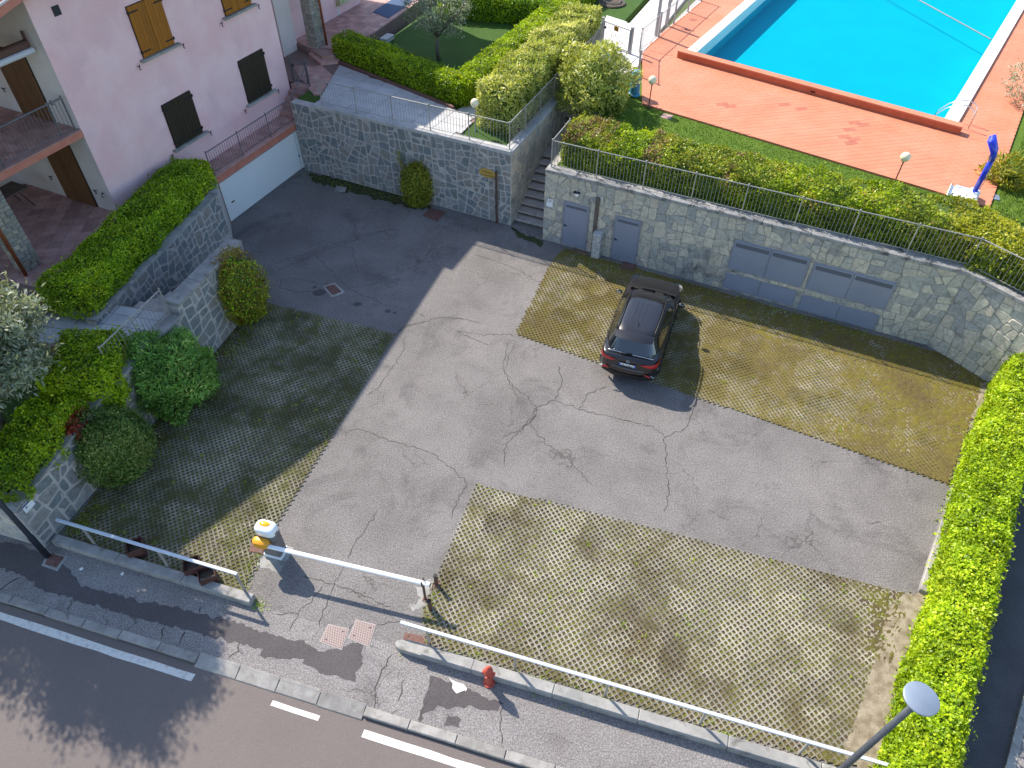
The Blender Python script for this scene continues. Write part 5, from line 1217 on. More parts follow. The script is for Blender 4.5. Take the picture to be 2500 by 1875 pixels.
q.grid(rows, close=True); q.F.append(tuple(len(q.V)-8+i for i in range(8))); obj('boom_holder', q, MT['barrier_orange'], bar, True, angle=40)
q = MB(); q.bbox(bl(.06,-.18,.6), (.09,.03,.14), AA, .006); obj('key_switch', q, MT['black'], bar)
b0, b1 = bl(.12,-.29,.82), tuple(W25(1050.7,1428,.8)); dvec = np.array(b1)-np.array(b0); bl_len = np.linalg.norm(dvec); ba = math.atan2(dvec[1], dvec[0])
q = MB(); c = (np.array(b0)+np.array(b1))/2; q.bbox(tuple(c), (bl_len, .105, .065), ba, .02); boom = obj('boom', q, MT['whitepaint'], bar)
for k in range(4):
    c = np.array(b0)+dvec*(.22+.2*k); q = MB(); q.box((c[0], c[1], c[2]-.035), (.5,.05,.012), ba); obj('red_strip', q, MT['hydrant'], boom)
q = MB(); c = np.array(b1); q.box(tuple(c), (.012,.108,.068), ba); obj('end_cap', q, MT['black'], boom)
blob([bl(-.35,-.5,0), bl(.32,-.5,0), bl(.36,.25,0), bl(-.3,.3,0)], .0325 if False else .004, 'barrier_pad', MT['concrete'], .03)
# posts at the far end of the boom
def square_post(x, y, h, w, label, fork=False):
    t = thing('steel_post', label, 'post', (x, y, 0)); q = MB(); q.bbox((x, y, h/2-.02), (w, w, h), AA, .006); obj('shaft', q, MT['rustpost'], t)
    q = MB(); q.bbox((x, y, .01), (w*2.6, w*2.6, .02), AA, .005); obj('base_plate', q, MT['rust'], t)
    if fork:
        for s_ in (-1, 1): c = np.array([x, y, 0])+an*s_*.06; q = MB(); q.bbox((c[0], c[1], h+.09), (.04,.015,.22), AA, .003); obj('fork_prong', q, MT['rustpost'], t)
        q = MB(); q.bbox((x, y, h-.01), (.05,.14,.025), AA, .003); obj('fork_seat', q, MT['rustpost'], t)
    else: q = MB(); q.bbox((x, y, h-.01), (w+.012, w+.012, .02), AA, .003); obj('cap', q, MT['black'], t)
square_post(-1.80, 8.52, .48, .075, 'brown steel post behind the tip of the white boom')
fp = np.array(b0)+dvec*.955; square_post(fp[0], fp[1], .75, .05, 'thin forked steel post carrying the tip of the boom', True)
square_post(-1.89, 7.87, .48, .075, 'brown steel post in front of the tip of the boom')
blob([(-2.3,8.45), (-1.95,8.72), (-1.72,8.6), (-1.8,8.3), (-1.95,8.0), (-2.35,7.8), (-2.45,7.95), (-2.2,8.1)], .004, 'post_pad', MT['concrete'], .03)
# three brown metal planters
for k, (u, v, rz, z_) in enumerate(((326,1330,R(25),.42),(466,1375,R(20),.4),(502,1398,R(28),.38))):
    c = W25(u, v, z_); lab = ('dark brown square planter standing alone behind the white guard rail', 'taller of the two brown square planters standing together at the guard rail', 'brown square planter at the end of the guard rail nearest the barrier')[k]
    t = thing('planter', lab, 'planter', (c[0], c[1], .03)); w = .185
    for a_, b_, sa_, sb_ in ((w,0,.014,2*w),(-w,0,.014,2*w),(0,w,2*w-.014,.014),(0,-w,2*w-.014,.014)):
        o_ = Matrix.Rotation(rz, 3, 'Z') @ Vector((a_, b_, 0)); q = MB(); q.bbox((c[0]+o_.x, c[1]+o_.y, (z_+.03)/2), (sa_, sb_, z_-.03), rz, .004); obj('side', q, MT['planter'], t)
    q = MB(); q.box((c[0], c[1], .12), (2*w-.02, 2*w-.02, .16), rz); obj('soil', q, MT['soil'], t)
# hydrant
hx, hy = -.44, 6.17
t = thing('fire_hydrant', 'small red hydrant on the pavement at the low wall', 'hydrant', (hx, hy, 0))
q = MB(); q.lathe((hx, hy, 0), [(.13,-.02),(.13,.04),(.085,.05),(.08,.5),(.1,.52),(.1,.58),(.085,.6)], 20); obj('barrel', q, MT['hydrant'], t, True, angle=40)
q = MB(); q.lathe((hx, hy, .6), [(.095,0),(.1,.04),(.085,.12),(.055,.18),(.03,.2),(.028,.25),(0,.255)], 20); obj('bonnet', q, MT['hydrant'], t, True, angle=50)
for s_ in (-1, 1):
    M_ = Matrix.Rotation(AA, 3, 'Z') @ Matrix.Rotation(R(90)*s_, 3, 'Y'); q = MB(); q.lathe((hx, hy, .52), [(.04,0),(.04,.1),(.055,.1),(.055,.14),(0,.145)], 14, M_); obj('outlet', q, MT['hydrant'], t)
q = MB(); q.lathe((hx, hy, .5), [(.045,0),(.045,.1),(.06,.1),(.06,.13),(0,.135)], 14, Matrix.Rotation(AA, 3, 'Z') @ Matrix.Rotation(R(90), 3, 'X')); obj('outlet', q, MT['hydrant'], t)
# old valve on the grid paving
c = W25(1040+475/5.926, 1480+780/5.926, .03); t = thing('valve_cap', 'small brown round valve cap on the paving near the hydrant', 'valve', (c[0], c[1], .03)); q = MB(); q.lathe(tuple(c), [(.07,0),(.07,.06),(.05,.075)], 14); obj('body', q, MT['rust'], t); q = MB(); q.lathe((c[0], c[1], .1), [(.02,0),(.02,.015),(0,.018)], 8); obj('pin', q, MT['black'], t)
# manhole covers
def check_mat():
    m, N, L, B = nmat('checkered_cover'); p = pos_node(N); mp = N.new('ShaderNodeMapping'); mp.inputs['Rotation'].default_value = (0, 0, R(45-15)); L.new(p, mp.inputs[0])
    ck = N.new('ShaderNodeTexChecker'); ck.inputs['Scale'].default_value = 36; L.new(mp.outputs[0], ck.inputs['Vector'])
    c = mixc(N, L, ck.outputs['Fac'], (.16, .095, .085), (.36, .3, .28)); L.new(c, B.inputs['Base Color']); B.inputs['Roughness'].default_value = .65; B.inputs['Metallic'].default_value = .2
    bump(N, L, B, ck.outputs['Fac'], .6, .01); return m
MT['check'] = check_mat()
def cover(label, quad, z, m, collar=None, frame=None, cat='manhole'):
    c = sum(quad)/4; t = thing('manhole_cover', label, cat, (c[0], c[1], z-.004))
    if collar: q = MB(); out = [c+(p-c)*1.45 + np.array([*rng.normal(0,.02,2),0]) for p in quad]; q.prism(x2(out), z-.05, z+.002); obj('collar', q, collar, t)
    fr = [c+(p-c)*1.08 for p in quad]; q = MB(); q.prism(x2(fr), z-.03, z+.006); obj('frame', q, frame or m, t)
    q = MB(); q.prism(x2([c+(p-c)*.98 for p in quad]), z-.03, z+.012); pl = obj('plate', q, m, t)
    for k in (0, 2):
        h_ = c+(quad[k]-c)*.62; q = MB(); q.bbox((h_[0], h_[1], z+.0125), (.05,.03,.004), AA, .001); obj('lifting_slot', q, MT['black'], pl)
qd = lambda l, z=0: [W(u, v, z) for u, v in l]
cover('studded iron manhole cover on the pavement, left of the pair', qd([(693,1386),(710,1350),(752,1359),(737,1402)]), 0, MT['check'], None, MT['cast_light'])
cover('studded iron manhole cover on the pavement, right of the pair', qd([(754,1378),(770,1340),(810,1350),(796,1396)]), 0, MT['check'], None, MT['cast_light'])
z25 = lambda l: [W25(500+x/2.4575, 1200+y/2.4575) for x, y in l]
cover('rusty iron manhole cover at the start of the right guard rail', z25([(1205,850),(1330,875),(1310,950),(1183,930)]), 0, MT['rust'])
cover('rusty cover in a broken concrete collar at the foot of the left lamp post', [W25(x/4.74, 1150+y/4.74) for x, y in ((590,960),(740,1000),(650,1115),(525,1075))], .004, MT['rust'], MT['concrete'])
cover('rusty cover in a concrete patch on the shaded yard', qd([(703,620),(722,615),(737,630),(718,637)]), .0, MT['rust'], MT['concrete'])
cover('flat brown cover at the foot of the climbing plant', qd([(930,450),(962,458),(945,478),(915,466)]), .0, MT['rust'])
cover('brown cover on the ground before the taller service door', qd([(1238,538),(1268,543),(1262,556),(1234,550)]), .01, MT['rust'])
cover('brown cover before the lower service door', qd([(1348,567),(1374,574),(1366,587),(1342,580)]), .03, MT['rust'])
cover('reddish stone cover beside the barrier cabinet', [W25(560+x/4.096, 1240+y/4.096) for x, y in ((235,355),(350,385),(335,465),(205,440))], .034, MT['rust'])
cover('small grey cover in the mossy corner by the garage', qd([(728,402),(748,405),(744,415),(724,412)]), .004, MT['concrete'])
# concrete parking bar on the right
a, b = W(2060,1058), W(1990,1284); d = (b-a)/np.linalg.norm(b-a); t = thing('parking_kerb', 'pale concrete bar on the ground before the lime hedge', 'kerb', (a[0], a[1], 0)); L_ = np.linalg.norm(b-a)
for k in range(2):
    c = a+d*(L_*(k+.5)/2); q = MB(); q.bbox((c[0], c[1], .09), (L_/2-.008, .2, .2), math.atan2(d[1], d[0]), .02); obj('bar', q, MT['kerb'], t)
# street lamps
def street_lamp(x, y, h, label, pm):
    t = thing('street_lamp', label, 'street lamp', (x, y, 0)); q = MB(); q.tube([(x,y,-.05),(x,y,.9),(x,y,.95),(x,y,h-.3)], [.075,.075,.062,.052], 14); obj('pole', q, pm, t, True)
    q = MB(); q.lathe((x, y, h-.32), [(.055,0),(.07,.02),(.07,.08),(.06,.09)], 18); obj('collar', q, MT['lamp_grey'], t, True, angle=40)
    q = MB(); q.lathe((x, y, h-.24), [(.06,0),(.13,.1),(.2,.2)], 22); obj('diffuser', q, MT['globe_white'], t, True)
    q = MB(); q.lathe((x, y, h-.05), [(.19,0),(.265,.02),(.268,.05),(.25,.062),(0,.066)], 32); obj('disc_hood', q, MT['lamp_grey'], t, True, angle=40)
lr = W25(2250,1705,4.65); street_lamp(lr[0], lr[1], 4.65, 'street lamp with a flat blue-grey disc head in front of the lime hedge', MT['pole_grey'])
street_lamp(-11.66, 9.2, 4.65, 'black street lamp post at the road end of the garden wall', MT['pole_black'])
# litter
for k, (u, v) in enumerate(((200,1390),(300,1402))):
    c = W25(u, v); q = MB(); q.bbox((c[0], c[1], .03), (.09,.07,.05), k+.4, .02); obj('paper_scrap', q, MT['paper'], None, label=('crumpled white paper on the pavement nearer the rusty cover', 'crumpled white paper on the pavement farther from the rusty cover')[k], cat='litter')
cz = lambda x, y: W25(1040+x/5.926, 1480+y/5.926)
blob([cz(330,1050), cz(470,1080), cz(600,1190), cz(560,1240), cz(450,1250), cz(385,1190)], .0065, 'white_splash', MT['paint'], .02)
# pale fallen leaves on the shaded asphalt: far too many to count
lf = MB()
for _ in range(700):
    a, b = rng.random(2); c = W(640+a*460, 390+b*240*(.4+.6*a)); 
    if c[1] > 27.5-.45*(c[0]+8): continue
    r_ = rng.uniform(0, 6.28); l_ = rng.uniform(.03,.06); w_ = .008
    dx, dy = math.cos(r_), math.sin(r_); lf.add([(c[0]-dx*l_, c[1]-dy*l_, .006), (c[0]+dy*w_, c[1]-dx*w_, .012), (c[0]+dx*l_, c[1]+dy*l_, .008), (c[0]-dy*w_, c[1]+dx*w_, .01)], [(0,1,2,3)])
o = obj('fallen_leaves', lf, MT['deadleaf'], None, label='pale fallen leaves scattered on the shaded asphalt', cat='leaves', kind='stuff')
# ================================================================== parked car (x forward, y left)
car = thing('parked_car', 'black-brown car parked nose to the wall on the mossy bay', 'car', (4.28, 17.62, .028), R(70.5), local=True)
BASE[car.name] = np.zeros(3)
ST_ = [(-2.29,.66,.44,.96,.985),(-2.24,.80,.39,1.02,1.045),(-2.1,.885,.34,1.055,1.08),(-1.75,.925,.3,1.06,1.1),(-1.0,.925,.28,1.04,1.09),(0,.92,.27,1.01,1.07),(.8,.92,.27,.995,1.05),(1.2,.92,.28,.985,1.07),(1.45,.915,.28,.965,1.06),(1.75,.895,.28,.93,1.01),(2.0,.845,.29,.87,.945),(2.17,.74,.33,.79,.86),(2.28,.52,.4,.66,.72)]
rows = []
for x, hw_, zb_, zs_, zc_ in ST_:
    h = [(0,zb_),(.6*hw_,zb_),(.92*hw_,zb_+.05),(.985*hw_,zb_+.17),(hw_,.6),(hw_*.995,.78 if zs_ > .85 else zs_-.05),(hw_*.975,zs_-.05),(hw_*.94,zs_-.008),(hw_*.86,zs_+.35*(zc_-zs_)),(hw_*.55,zs_+.8*(zc_-zs_)),(0,zc_)]
    rows.append([(x, -y, z) for y, z in h[::-1]] + [(x, y, z) for y, z in h[1:-1]])
q = MB(); q.grid(rows, close=True); n_ = len(rows[0]); q.F.append(tuple(range(n_))); q.F.append(tuple(len(q.V)-1-i for i in range(n_)))
o = obj('body', q, MT['carpaint'], car, True, angle=50)
m_ = o.modifiers.new('smooth', 'SUBSURF'); m_.levels = 1; m_.render_levels = 2
# greenhouse
def outline(z, xr, xf, hw_, n=56, ex=4.2):
    xc, hx = (xr+xf)/2, (xf-xr)/2; pts = []
    for k in range(n):
        a = 2*math.pi*(k+.5)/n; c, s_ = math.cos(a), math.sin(a)
        pts.append((xc+hx*math.copysign(abs(c)**(2/ex), c), hw_*math.copysign(abs(s_)**(2/ex), s_), z))
    return pts
lv_ = [(1.0,-2.17,1.30,.875),(1.1,-2.1,1.1,.86),(1.47,-1.86,.50,.67),(1.535,-1.8,.38,.635),(1.585,-1.72,.22,.585),(1.612,-1.5,-.1,.46),(1.622,-1.1,-.5,.2)]
LV = [outline(*l) for l in lv_]; nO = 56
q = MB(); q.grid(LV[2:], close=True); q.F.append(tuple(len(q.V)-nO+i for i in range(nO))); o = obj('roof', q, MT['carpaint'], car, True, angle=60)
q = MB(); q.grid(LV[:2], close=True); obj('belt_trim', q, MT['carpaint'], car, True)
def band(name, m, ks, inset=0.0):
    q = MB(); r0, r1 = [LV[1][k % nO] for k in ks], [LV[2][k % nO] for k in ks]; q.grid([r0, r1]); return obj(name, q, m, car, True)
# angle index: k=0 front, 14 left, 28 rear, 42 right
xs_of = lambda k: LV[1][k % nO][0]
segs = []
def kind(k):
    x0 = (LV[1][k % nO][0]+LV[1][(k+1) % nO][0])/2; y0 = (LV[1][k % nO][1]+LV[1][(k+1) % nO][1])/2
    if abs(y0) < .70 and x0 > .7: return 'windscreen'
    if abs(y0) < .74 and x0 < -1.7: return 'rear_window'
    if x0 > .72 or x0 < -1.93: return 'pillar'
    if x0 > -.28: return 'front_side_window'
    if x0 > -1.15: return 'rear_side_window'
    return 'quarter_window'
k = 0; run = []; kinds = [kind(i) for i in range(nO)]
start = next(i for i in range(nO) if kinds[i] != kinds[i-1])
i = start
while i < start+nO:
    j = i
    while j < start+nO and kinds[j % nO] == kinds[i % nO]: j += 1
    nm = kinds[i % nO]; band(nm, MT['carpaint'] if nm == 'pillar' else MT['carglass'], list(range(i, j+1))); i = j
q = MB(); rws = []
for y in np.linspace(-.58, .58, 9): b_ = .05*(y/.58)**2; rws.append([(-1.66,y,1.598-b_*.5),(-1.86+b_,y,1.575-b_*.6),(-2.02+b_*2.2,y,1.535-b_*.8),(-2.0+b_*2.2,y,1.515-b_*.8),(-1.8+b_,y,1.5-b_)])
q.grid(rws); obj('spoiler', q, MT['carpaint'], car, True, angle=40)
for s_ in (-1, 1):
    q = MB(); q.tube([(-1.62,.57*s_,1.575),(-1.5,.575*s_,1.625),(-.7,.60*s_,1.645),(0,.59*s_,1.63),(.18,.575*s_,1.585)], .02, 8); obj('roof_rail', q, MT['carblack'], car, True)
    q = MB(); q.tube([(1.1,.885*s_,1.0),(0,.9*s_,1.06),(-1.2,.9*s_,1.085),(-1.9,.84*s_,1.1)], .012, 6); obj('window_trim', q, MT['carblack'], car, True)
    # mirrors
    q = MB(); rws = []
    for t_, k_ in ((0,.35),(.05,.9),(.12,1.0),(.19,.85),(.23,.3)): rws.append([(.72+.07*k_*math.cos(a), s_*(.93+t_), 1.09+.085*k_*math.sin(a)) for a in np.linspace(0, 2*math.pi, 12, endpoint=False)])
    q.grid(rws, close=True); q.F.append(tuple(range(12))); q.F.append(tuple(48+i for i in range(12))); mr = obj('wing_mirror', q, MT['carpaint'], car, True)
    q = MB(); q.box((.655, s_*1.05, 1.09), (.01,.15,.11)); obj('mirror_glass', q, MT['chrome'], mr)
    # tail lights wrap round the corner
    T = [(-1.84,.915,1.075,1.02),(-2.02,.905,1.06,.93),(-2.15,.868,1.045,.87),(-2.235,.79,1.02,.845),(-2.285,.66,.99,.85),(-2.305,.52,.965,.87),(-2.315,.40,.95,.91)]
    q = MB(); q.grid([[(x-.006, s_*(y+.008), za), (x-.014, s_*(y+.014), (za+zb_)/2), (x-.006, s_*(y+.008), zb_)] for x, y, za, zb_ in T]); obj('tail_light', q, MT['taillight'], car, True)
    # reflectors in the bumper
    q = MB(); q.bbox((-2.335, s_*.66, .56), (.03,.2,.05), s_*R(12), .008); obj('reflector', q, MT['taillight'], car); q = MB(); q.bbox((-2.32, s_*.8, .575), (.03,.12,.03), s_*R(25), .006); obj('bumper_chrome', q, MT['chrome'], car)
    # headlights
    T = [(1.75,.9,.93,.86),(1.95,.868,.9,.8),(2.08,.81,.86,.76),(2.17,.73,.82,.74),(2.23,.6,.78,.72)]
    q = MB(); q.grid([[(x+.006, s_*(y+.008), za), (x+.012, s_*(y+.012), (za+zb_)/2), (x+.006, s_*(y+.008), zb_)] for x, y, za, zb_ in T]); obj('headlight', q, MT['headlight'], car, True)
    # doors: shut lines, handles, sill
    for x in (-.28, .82, -1.25):
        q = MB(); q.box((x, s_*.921, .68), (.008,.012,.66)); obj('door_gap', q, MT['carblack'], car)
    for x in (-.1, -1.08): q = MB(); q.bbox((x, s_*.938, .9), (.2,.025,.03), 0, .01); obj('door_handle', q, MT['carpaint'], car)
    q = MB(); q.bbox((0, s_*.9, .32), (2.1,.07,.12), 0, .02); obj('sill', q, MT['carblack'], car)
    for x in (-1.36, 1.33):
        wy = s_*.83; M_ = Matrix.Rotation(R(-90)*s_, 3, 'X')
        q = MB(); q.lathe((x, wy, .335), [(.2,-.1),(.3,-.105),(.335,-.08),(.338,0),(.335,.08),(.3,.105),(.2,.1)], 28, M_); wl_ = obj('wheel', q, MT['tyre'], car, True, angle=50)
        q = MB(); q.lathe((x, wy, .335), [(.23,.06),(.23,.1),(.2,.085),(.07,.06),(.06,.1),(0,.1)], 20, M_); obj('rim', q, MT['rim'], wl_)
        q = MB(); q.tube([(x+.385*math.cos(a), s_*.925, .335+.385*math.sin(a)) for a in np.linspace(-.25, math.pi+.25, 15)], .03, 6); obj('wheel_arch', q, MT['carblack'], car, True)
q = MB(); rws = []
for y in np.linspace(-.93, .93, 17):
    k_ = (abs(y)/.93)**3.2; rws.append([(-2.2+.30*k_, y*.97, .30+.02*k_), (-2.3+.32*k_, y*.99, .34), (-2.345+.33*k_, y, .46), (-2.35+.33*k_, y, .64), (-2.31+.32*k_, y, .70), (-2.24+.3*k_, y*.98, .715)])
q.grid(rws); obj('rear_bumper', q, MT['carpaint'], car, True, angle=60)
q = MB(); rws = [[(x-.012+0*y, y, z) for x, z in ((-2.345+.26*(abs(y)/.93)**3.2,.33),(-2.36+.3*(abs(y)/.93)**3.2,.4),(-2.352+.3*(abs(y)/.93)**3.2,.47))] for y in np.linspace(-.8, .8, 13)]; q.grid(rws); obj('bumper_lower_trim', q, MT['carblack'], car, True)
q = MB(); q.tube([(-2.11-.03*math.cos(y*1.6), y, 1.1+.012*math.cos(y*1.6)) for y in np.linspace(-.72, .72, 11)], .014, 6); obj('rear_chrome_strip', q, MT['chrome'], car, True)
# plate and emblem
pl = MB(); tl_ = Matrix.Rotation(R(-14), 3, 'Y'); pl.bbox((-2.312, 0, .80), (.012,.52,.115), 0, .003, tl_); pt_ = obj('number_plate', pl, MT['plate'], car)
for y in (-.237, .237): q = MB(); q.bbox((-2.320, y, .80), (.006,.045,.113), 0, .001, tl_); obj('plate_band', q, MT['plate_blue'], pt_)
V, F = text_mesh('HC 598CP', .1)
q = MB(); q.add([(-2.3215-.0-v[2]+v[1]*math.tan(R(14)) , -v[0]*.86, .80+v[1]) for v in V], F); lt_ = obj('lettering', q, MT['black'], pt_, kind='stuff')
q = MB(); q.tube([(-2.3, .05*math.cos(a), .935+.045*math.sin(a)) for a in np.linspace(0, 2*math.pi, 9)], .009, 6); obj('emblem', q, MT['chrome'], car)
q = MB(); q.bbox((-2.16,0.1,1.12), (.03,.36,.025), R(4), .008); obj('rear_wiper', q, MT['carblack'], car)
for y in (-.36,-.22,-.075,.075,.22,.36):
    q = MB(); q.bbox((-.72,y,1.62-.11*y*y), (.95,.016,.022), 0, .004); obj('roof_rib', q, MT['carpaint'], car)
q = MB(); rws = [[(-1.42,.0,1.612),(-1.42,.0,1.612),(-1.42,0,1.612)], [(-1.36,-.022,1.612),(-1.4,0,1.67),(-1.36,.022,1.612)], [(-1.24,-.02,1.615),(-1.3,0,1.655),(-1.24,.02,1.615)], [(-1.16,0,1.617),(-1.16,0,1.617),(-1.16,0,1.617)]]; q.grid(rws); obj('aerial_fin', q, MT['carblack'], car)
q = MB(); rws = [[(1.04+.13*math.cos(y*1.5)+dx, y, 1.1+dz) for dx, dz in ((0,.0),(.1,-.028),(.16,-.04))] for y in np.linspace(-.78, .78, 13)]; q.grid(rws); obj('cowl', q, MT['carblack'], car, True)
for y0, y1 in ((.62,.02),(-.1,-.66)): q = MB(); q.tube([(1.1,y0,1.12),(1.02,(y0+y1)/2,1.155),(1.08,y1,1.125)], .009, 5); obj('wiper', q, MT['carblack'], car)

# ================================================================== vegetation
def quads_obj(name, V, lvv, m, parent=None, mats=None, midx=None, **kw):
    """V: (n,4,3) leaf corners, lvv: per-leaf colour value"""
    n = len(V); P_ = V.reshape(-1, 3)
    if parent is None: b = np.array([P_[:,0].mean(), P_[:,1].mean(), P_[:,2].min()])
    else: b = BASE[parent.name]
    me = bpy.data.meshes.new(name); me.vertices.add(4*n); me.vertices.foreach_set('co', (P_-b).astype(np.float32).ravel())
    me.loops.add(4*n); me.loops.foreach_set('vertex_index', np.arange(4*n, dtype=np.int32)); me.polygons.add(n); me.polygons.foreach_set('loop_start', np.arange(0, 4*n, 4, dtype=np.int32))
    me.update(calc_edges=True)
    for mm in (mats or [m]): me.materials.append(mm)
    if midx is not None: me.polygons.foreach_set('material_index', midx.astype(np.int32))
    a = me.attributes.new('lv', 'FLOAT', 'FACE'); a.data.foreach_set('value', lvv.astype(np.float32))
    o = bpy.data.objects.new(name, me); C.objects.link(o)
    if parent is None: o.location = b
    else: o.parent = parent
    BASE[o.name] = b; return tag(o, **kw)
def unit(a): return a/np.maximum(np.linalg.norm(a, axis=1, keepdims=True), 1e-9)
def leaf_quads(P_, N_, size, asp=.5, spread=.9, droop=0.0):
    n = len(P_); t = unit(N_*.3 + rng.normal(0, spread, (n, 3)) + np.array([0, 0, .2-droop])); t = unit(t - N_*np.clip((t*N_).sum(1, keepdims=True), -1, 0)*1.5); nl = unit(N_ + np.array([0,0,.25]) + rng.normal(0, .42, (n, 3))); b = unit(np.cross(nl, t)); nl = np.cross(t, b)
    L_ = size*rng.uniform(.7, 1.45, (n, 1)); w = L_*min(.85, asp*1.25)*.5; fo = L_*.08
    return np.stack([P_, P_+t*L_*.5+b*w+nl*fo, P_+t*L_, P_+t*L_*.5-b*w+nl*fo], 1)
def lumps(P_, seed, f=1.0):
    r = np.random.default_rng(seed); o = np.zeros(len(P_))
    for k, fr in enumerate((1.6, 2.9, 5.3, 9.0)):
        d = r.normal(0, 1, (3, 3)); ph = r.uniform(0, 6.28, 3)
        o += (np.sin(P_ @ d[0]*fr*f+ph[0])*np.sin(P_ @ d[1]*fr*f+ph[1]))/(1.3**k)
    return o/2
def hedge_surface(path, w, z0, z1, dens, rad=.28, seed=1, ends=True, wf=None, ztf=None, lump=.07):
    """points and outward normals on a rounded-box hedge along a polyline"""
    path = np.array([p[:2] for p in path], float); seg = np.linalg.norm(np.diff(path, axis=0), axis=1); cum = np.concatenate([[0], np.cumsum(seg)]); L_ = cum[-1]
    h = z1-z0; per = 2*h+w; n = int(L_*per*dens*1.35)
    s = rng.uniform(0, L_, n); i = np.clip(np.searchsorted(cum, s)-1, 0, len(seg)-1); d = np.diff(path, axis=0)/seg[:, None]
    # smooth the direction near bends
    c = path[i]+d[i]*(s-cum[i])[:, None]; nrm = np.stack([d[i][:,1], -d[i][:,0]], 1)
    ww = w*(wf(s) if wf else 1); top = z1 if ztf is None else ztf(s); hh = top-z0
    u = rng.uniform(0, per, n); side = np.where(u < h, 1, np.where(u > h+w, -1, 0))
    y = np.where(side == 1, ww/2, np.where(side == -1, -ww/2, (u-h-w/2)/w*ww)); z = np.where(side == 0, top, z0+hh*np.where(side == 1, u/h, (per-u)/h))
    ny = side.astype(float); nz = (side == 0).astype(float)
    # round the upper edges
    r = rad; ey = np.abs(y)-(ww/2-r); ez = z-(top-r); k = (ey > 0) & (ez > 0); ang = np.arctan2(np.where(k, ez, 0), np.where(k, ey, 1))
    sg = np.sign(y); y = np.where(k, sg*(ww/2-r+r*np.cos(ang)), y); z = np.where(k, top-r+r*np.sin(ang), z); ny = np.where(k, sg*np.cos(ang), ny); nz = np.where(k, np.sin(ang), nz)
    P_ = np.stack([c[:,0]+nrm[:,0]*y, c[:,1]+nrm[:,1]*y, z], 1); N_ = np.stack([nrm[:,0]*ny, nrm[:,1]*ny, nz], 1)
    S = s
    if ends:
        for e, sd in ((0, -1), (len(seg)-1, 1)):
            m = int(w*h*dens*1.3); pt = path[0] if sd < 0 else path[-1]; ws = w*(float(wf(np.array([0. if sd < 0 else L_]))[0]) if wf else 1); tp = z1 if ztf is None else float(ztf(np.array([0. if sd < 0 else L_]))[0])
            y = rng.uniform(-ws/2, ws/2, m); z = rng.uniform(z0, tp, m); bul = .22*np.sqrt(np.clip(1-(2*y/ws)**2, 0, 1))*np.clip((tp-z)/.3, 0, 1)**.5
            nn = np.array([d[e][1], -d[e][0]]); q = pt + d[e]*0; P2 = np.stack([q[0]+nn[0]*y+sd*d[e][0]*bul, q[1]+nn[1]*y+sd*d[e][1]*bul, z], 1); N2 = np.tile(np.array([d[e][0]*sd, d[e][1]*sd, .25]), (m, 1)); P_ = np.concatenate([P_, P2]); N_ = np.concatenate([N_, unit(N2)]); S = np.concatenate([S, np.full(m, 0. if sd < 0 else L_)])
    stray = np.where(rng.random(len(P_)) < .05, rng.uniform(.03, .14, len(P_)), 0)
    P_ = P_ + N_*(lump*1.3*lumps(P_, seed)+stray)[:, None] - N_*np.abs(rng.normal(0, .035, len(P_)))[:, None]
    return P_, N_, S
def hedge_core(path, w, z0, z1, parent, shrink=.13, ztf=None):
    q = MB(); path = [np.array(p[:2], float) for p in path]; n = len(path); L_, R_ = [], []; cum = [0]
    for a, b in zip(path[:-1], path[1:]): cum.append(cum[-1]+np.linalg.norm(b-a))
    for i in range(n):
        d = path[min(i+1, n-1)]-path[max(i-1, 0)]; d = d/np.linalg.norm(d); nn = np.array([d[1], -d[0]]); hw_ = w/2-shrink
        e = (d*shrink if i == 0 else (-d*shrink if i == n-1 else 0)); p = path[i]+e; tp = (z1 if ztf is None else float(ztf(np.array([cum[i]]))[0]))-shrink
        L_.append([(*(p+nn*hw_), z0), (*(p+nn*hw_), tp-.12), (*(p+nn*hw_*.7), tp), (*(p-nn*hw_*.7), tp), (*(p-nn*hw_), tp-.12), (*(p-nn*hw_), z0)])
    q.grid(L_, close=True); q.F.append(tuple(range(5, -1, -1))); q.F.append(tuple(len(q.V)-6+i for i in range(6)))
    return obj('branches', q, MT['twig'], parent)
def hedge(name, label, path, w, z0, z1, m, dens=520, size=.06, asp=.55, seed=1, cat='hedge', group=None, lump=.07, rad=.28, wf=None, ztf=None, mats=None, pick=None, lvf=None, spread=.9, shrink=.13):
    p00 = path[0][0] if isinstance(path[0][0], (tuple, list)) else path[0]; t = thing(name, label, cat, (*p00[:2], z0), group=group)
    arms = [path] if not isinstance(path[0][0], (tuple, list)) else path
    parts_ = [hedge_surface(a, w, z0, z1, dens, rad, seed, True, wf, ztf, lump) for a in arms]
    P_, N_, S = [np.concatenate([p[k] for p in parts_]) for k in range(3)]
    lv = np.clip(rng.beta(2.2, 2.2, len(P_)) + .3*lumps(P_, seed+50, .8), 0, 1)
    if lvf is not None: lv = np.clip(lvf(P_, N_, lv), 0, 1)
    quads_obj('foliage', leaf_quads(P_, N_, size, asp, spread), lv, m, t, mats, pick(P_, N_, S) if pick else None)
    for a in arms: hedge_core(a, w, z0, z1, t, shrink, ztf)
    return t
hedge('box_hedge', 'long clipped box hedge on the terrace wall before the porch', [(-13.15,16.15), (-12.45,19.6), (-11.7,23.5)], 1.5, 2.1, 3.1, MT['leaf_box'], 800, .062, .6, 3, lump=.08, wf=lambda s: 1.06-.012*s)
hedge('garden_hedge', 'rounded clipped hedge beside the step railing, partly lit yellow by the sun', [(-11.35,12.7), (-11.62,14.5)], 1.75, 1.56, 2.95, MT['leaf_box'], 780, .062, .6, 5, lump=.1, rad=.5, mats=[MT['leaf_box'], MT['leaf_bright']], pick=lambda P_, N_, S: (rng.random(len(P_)) < .45))
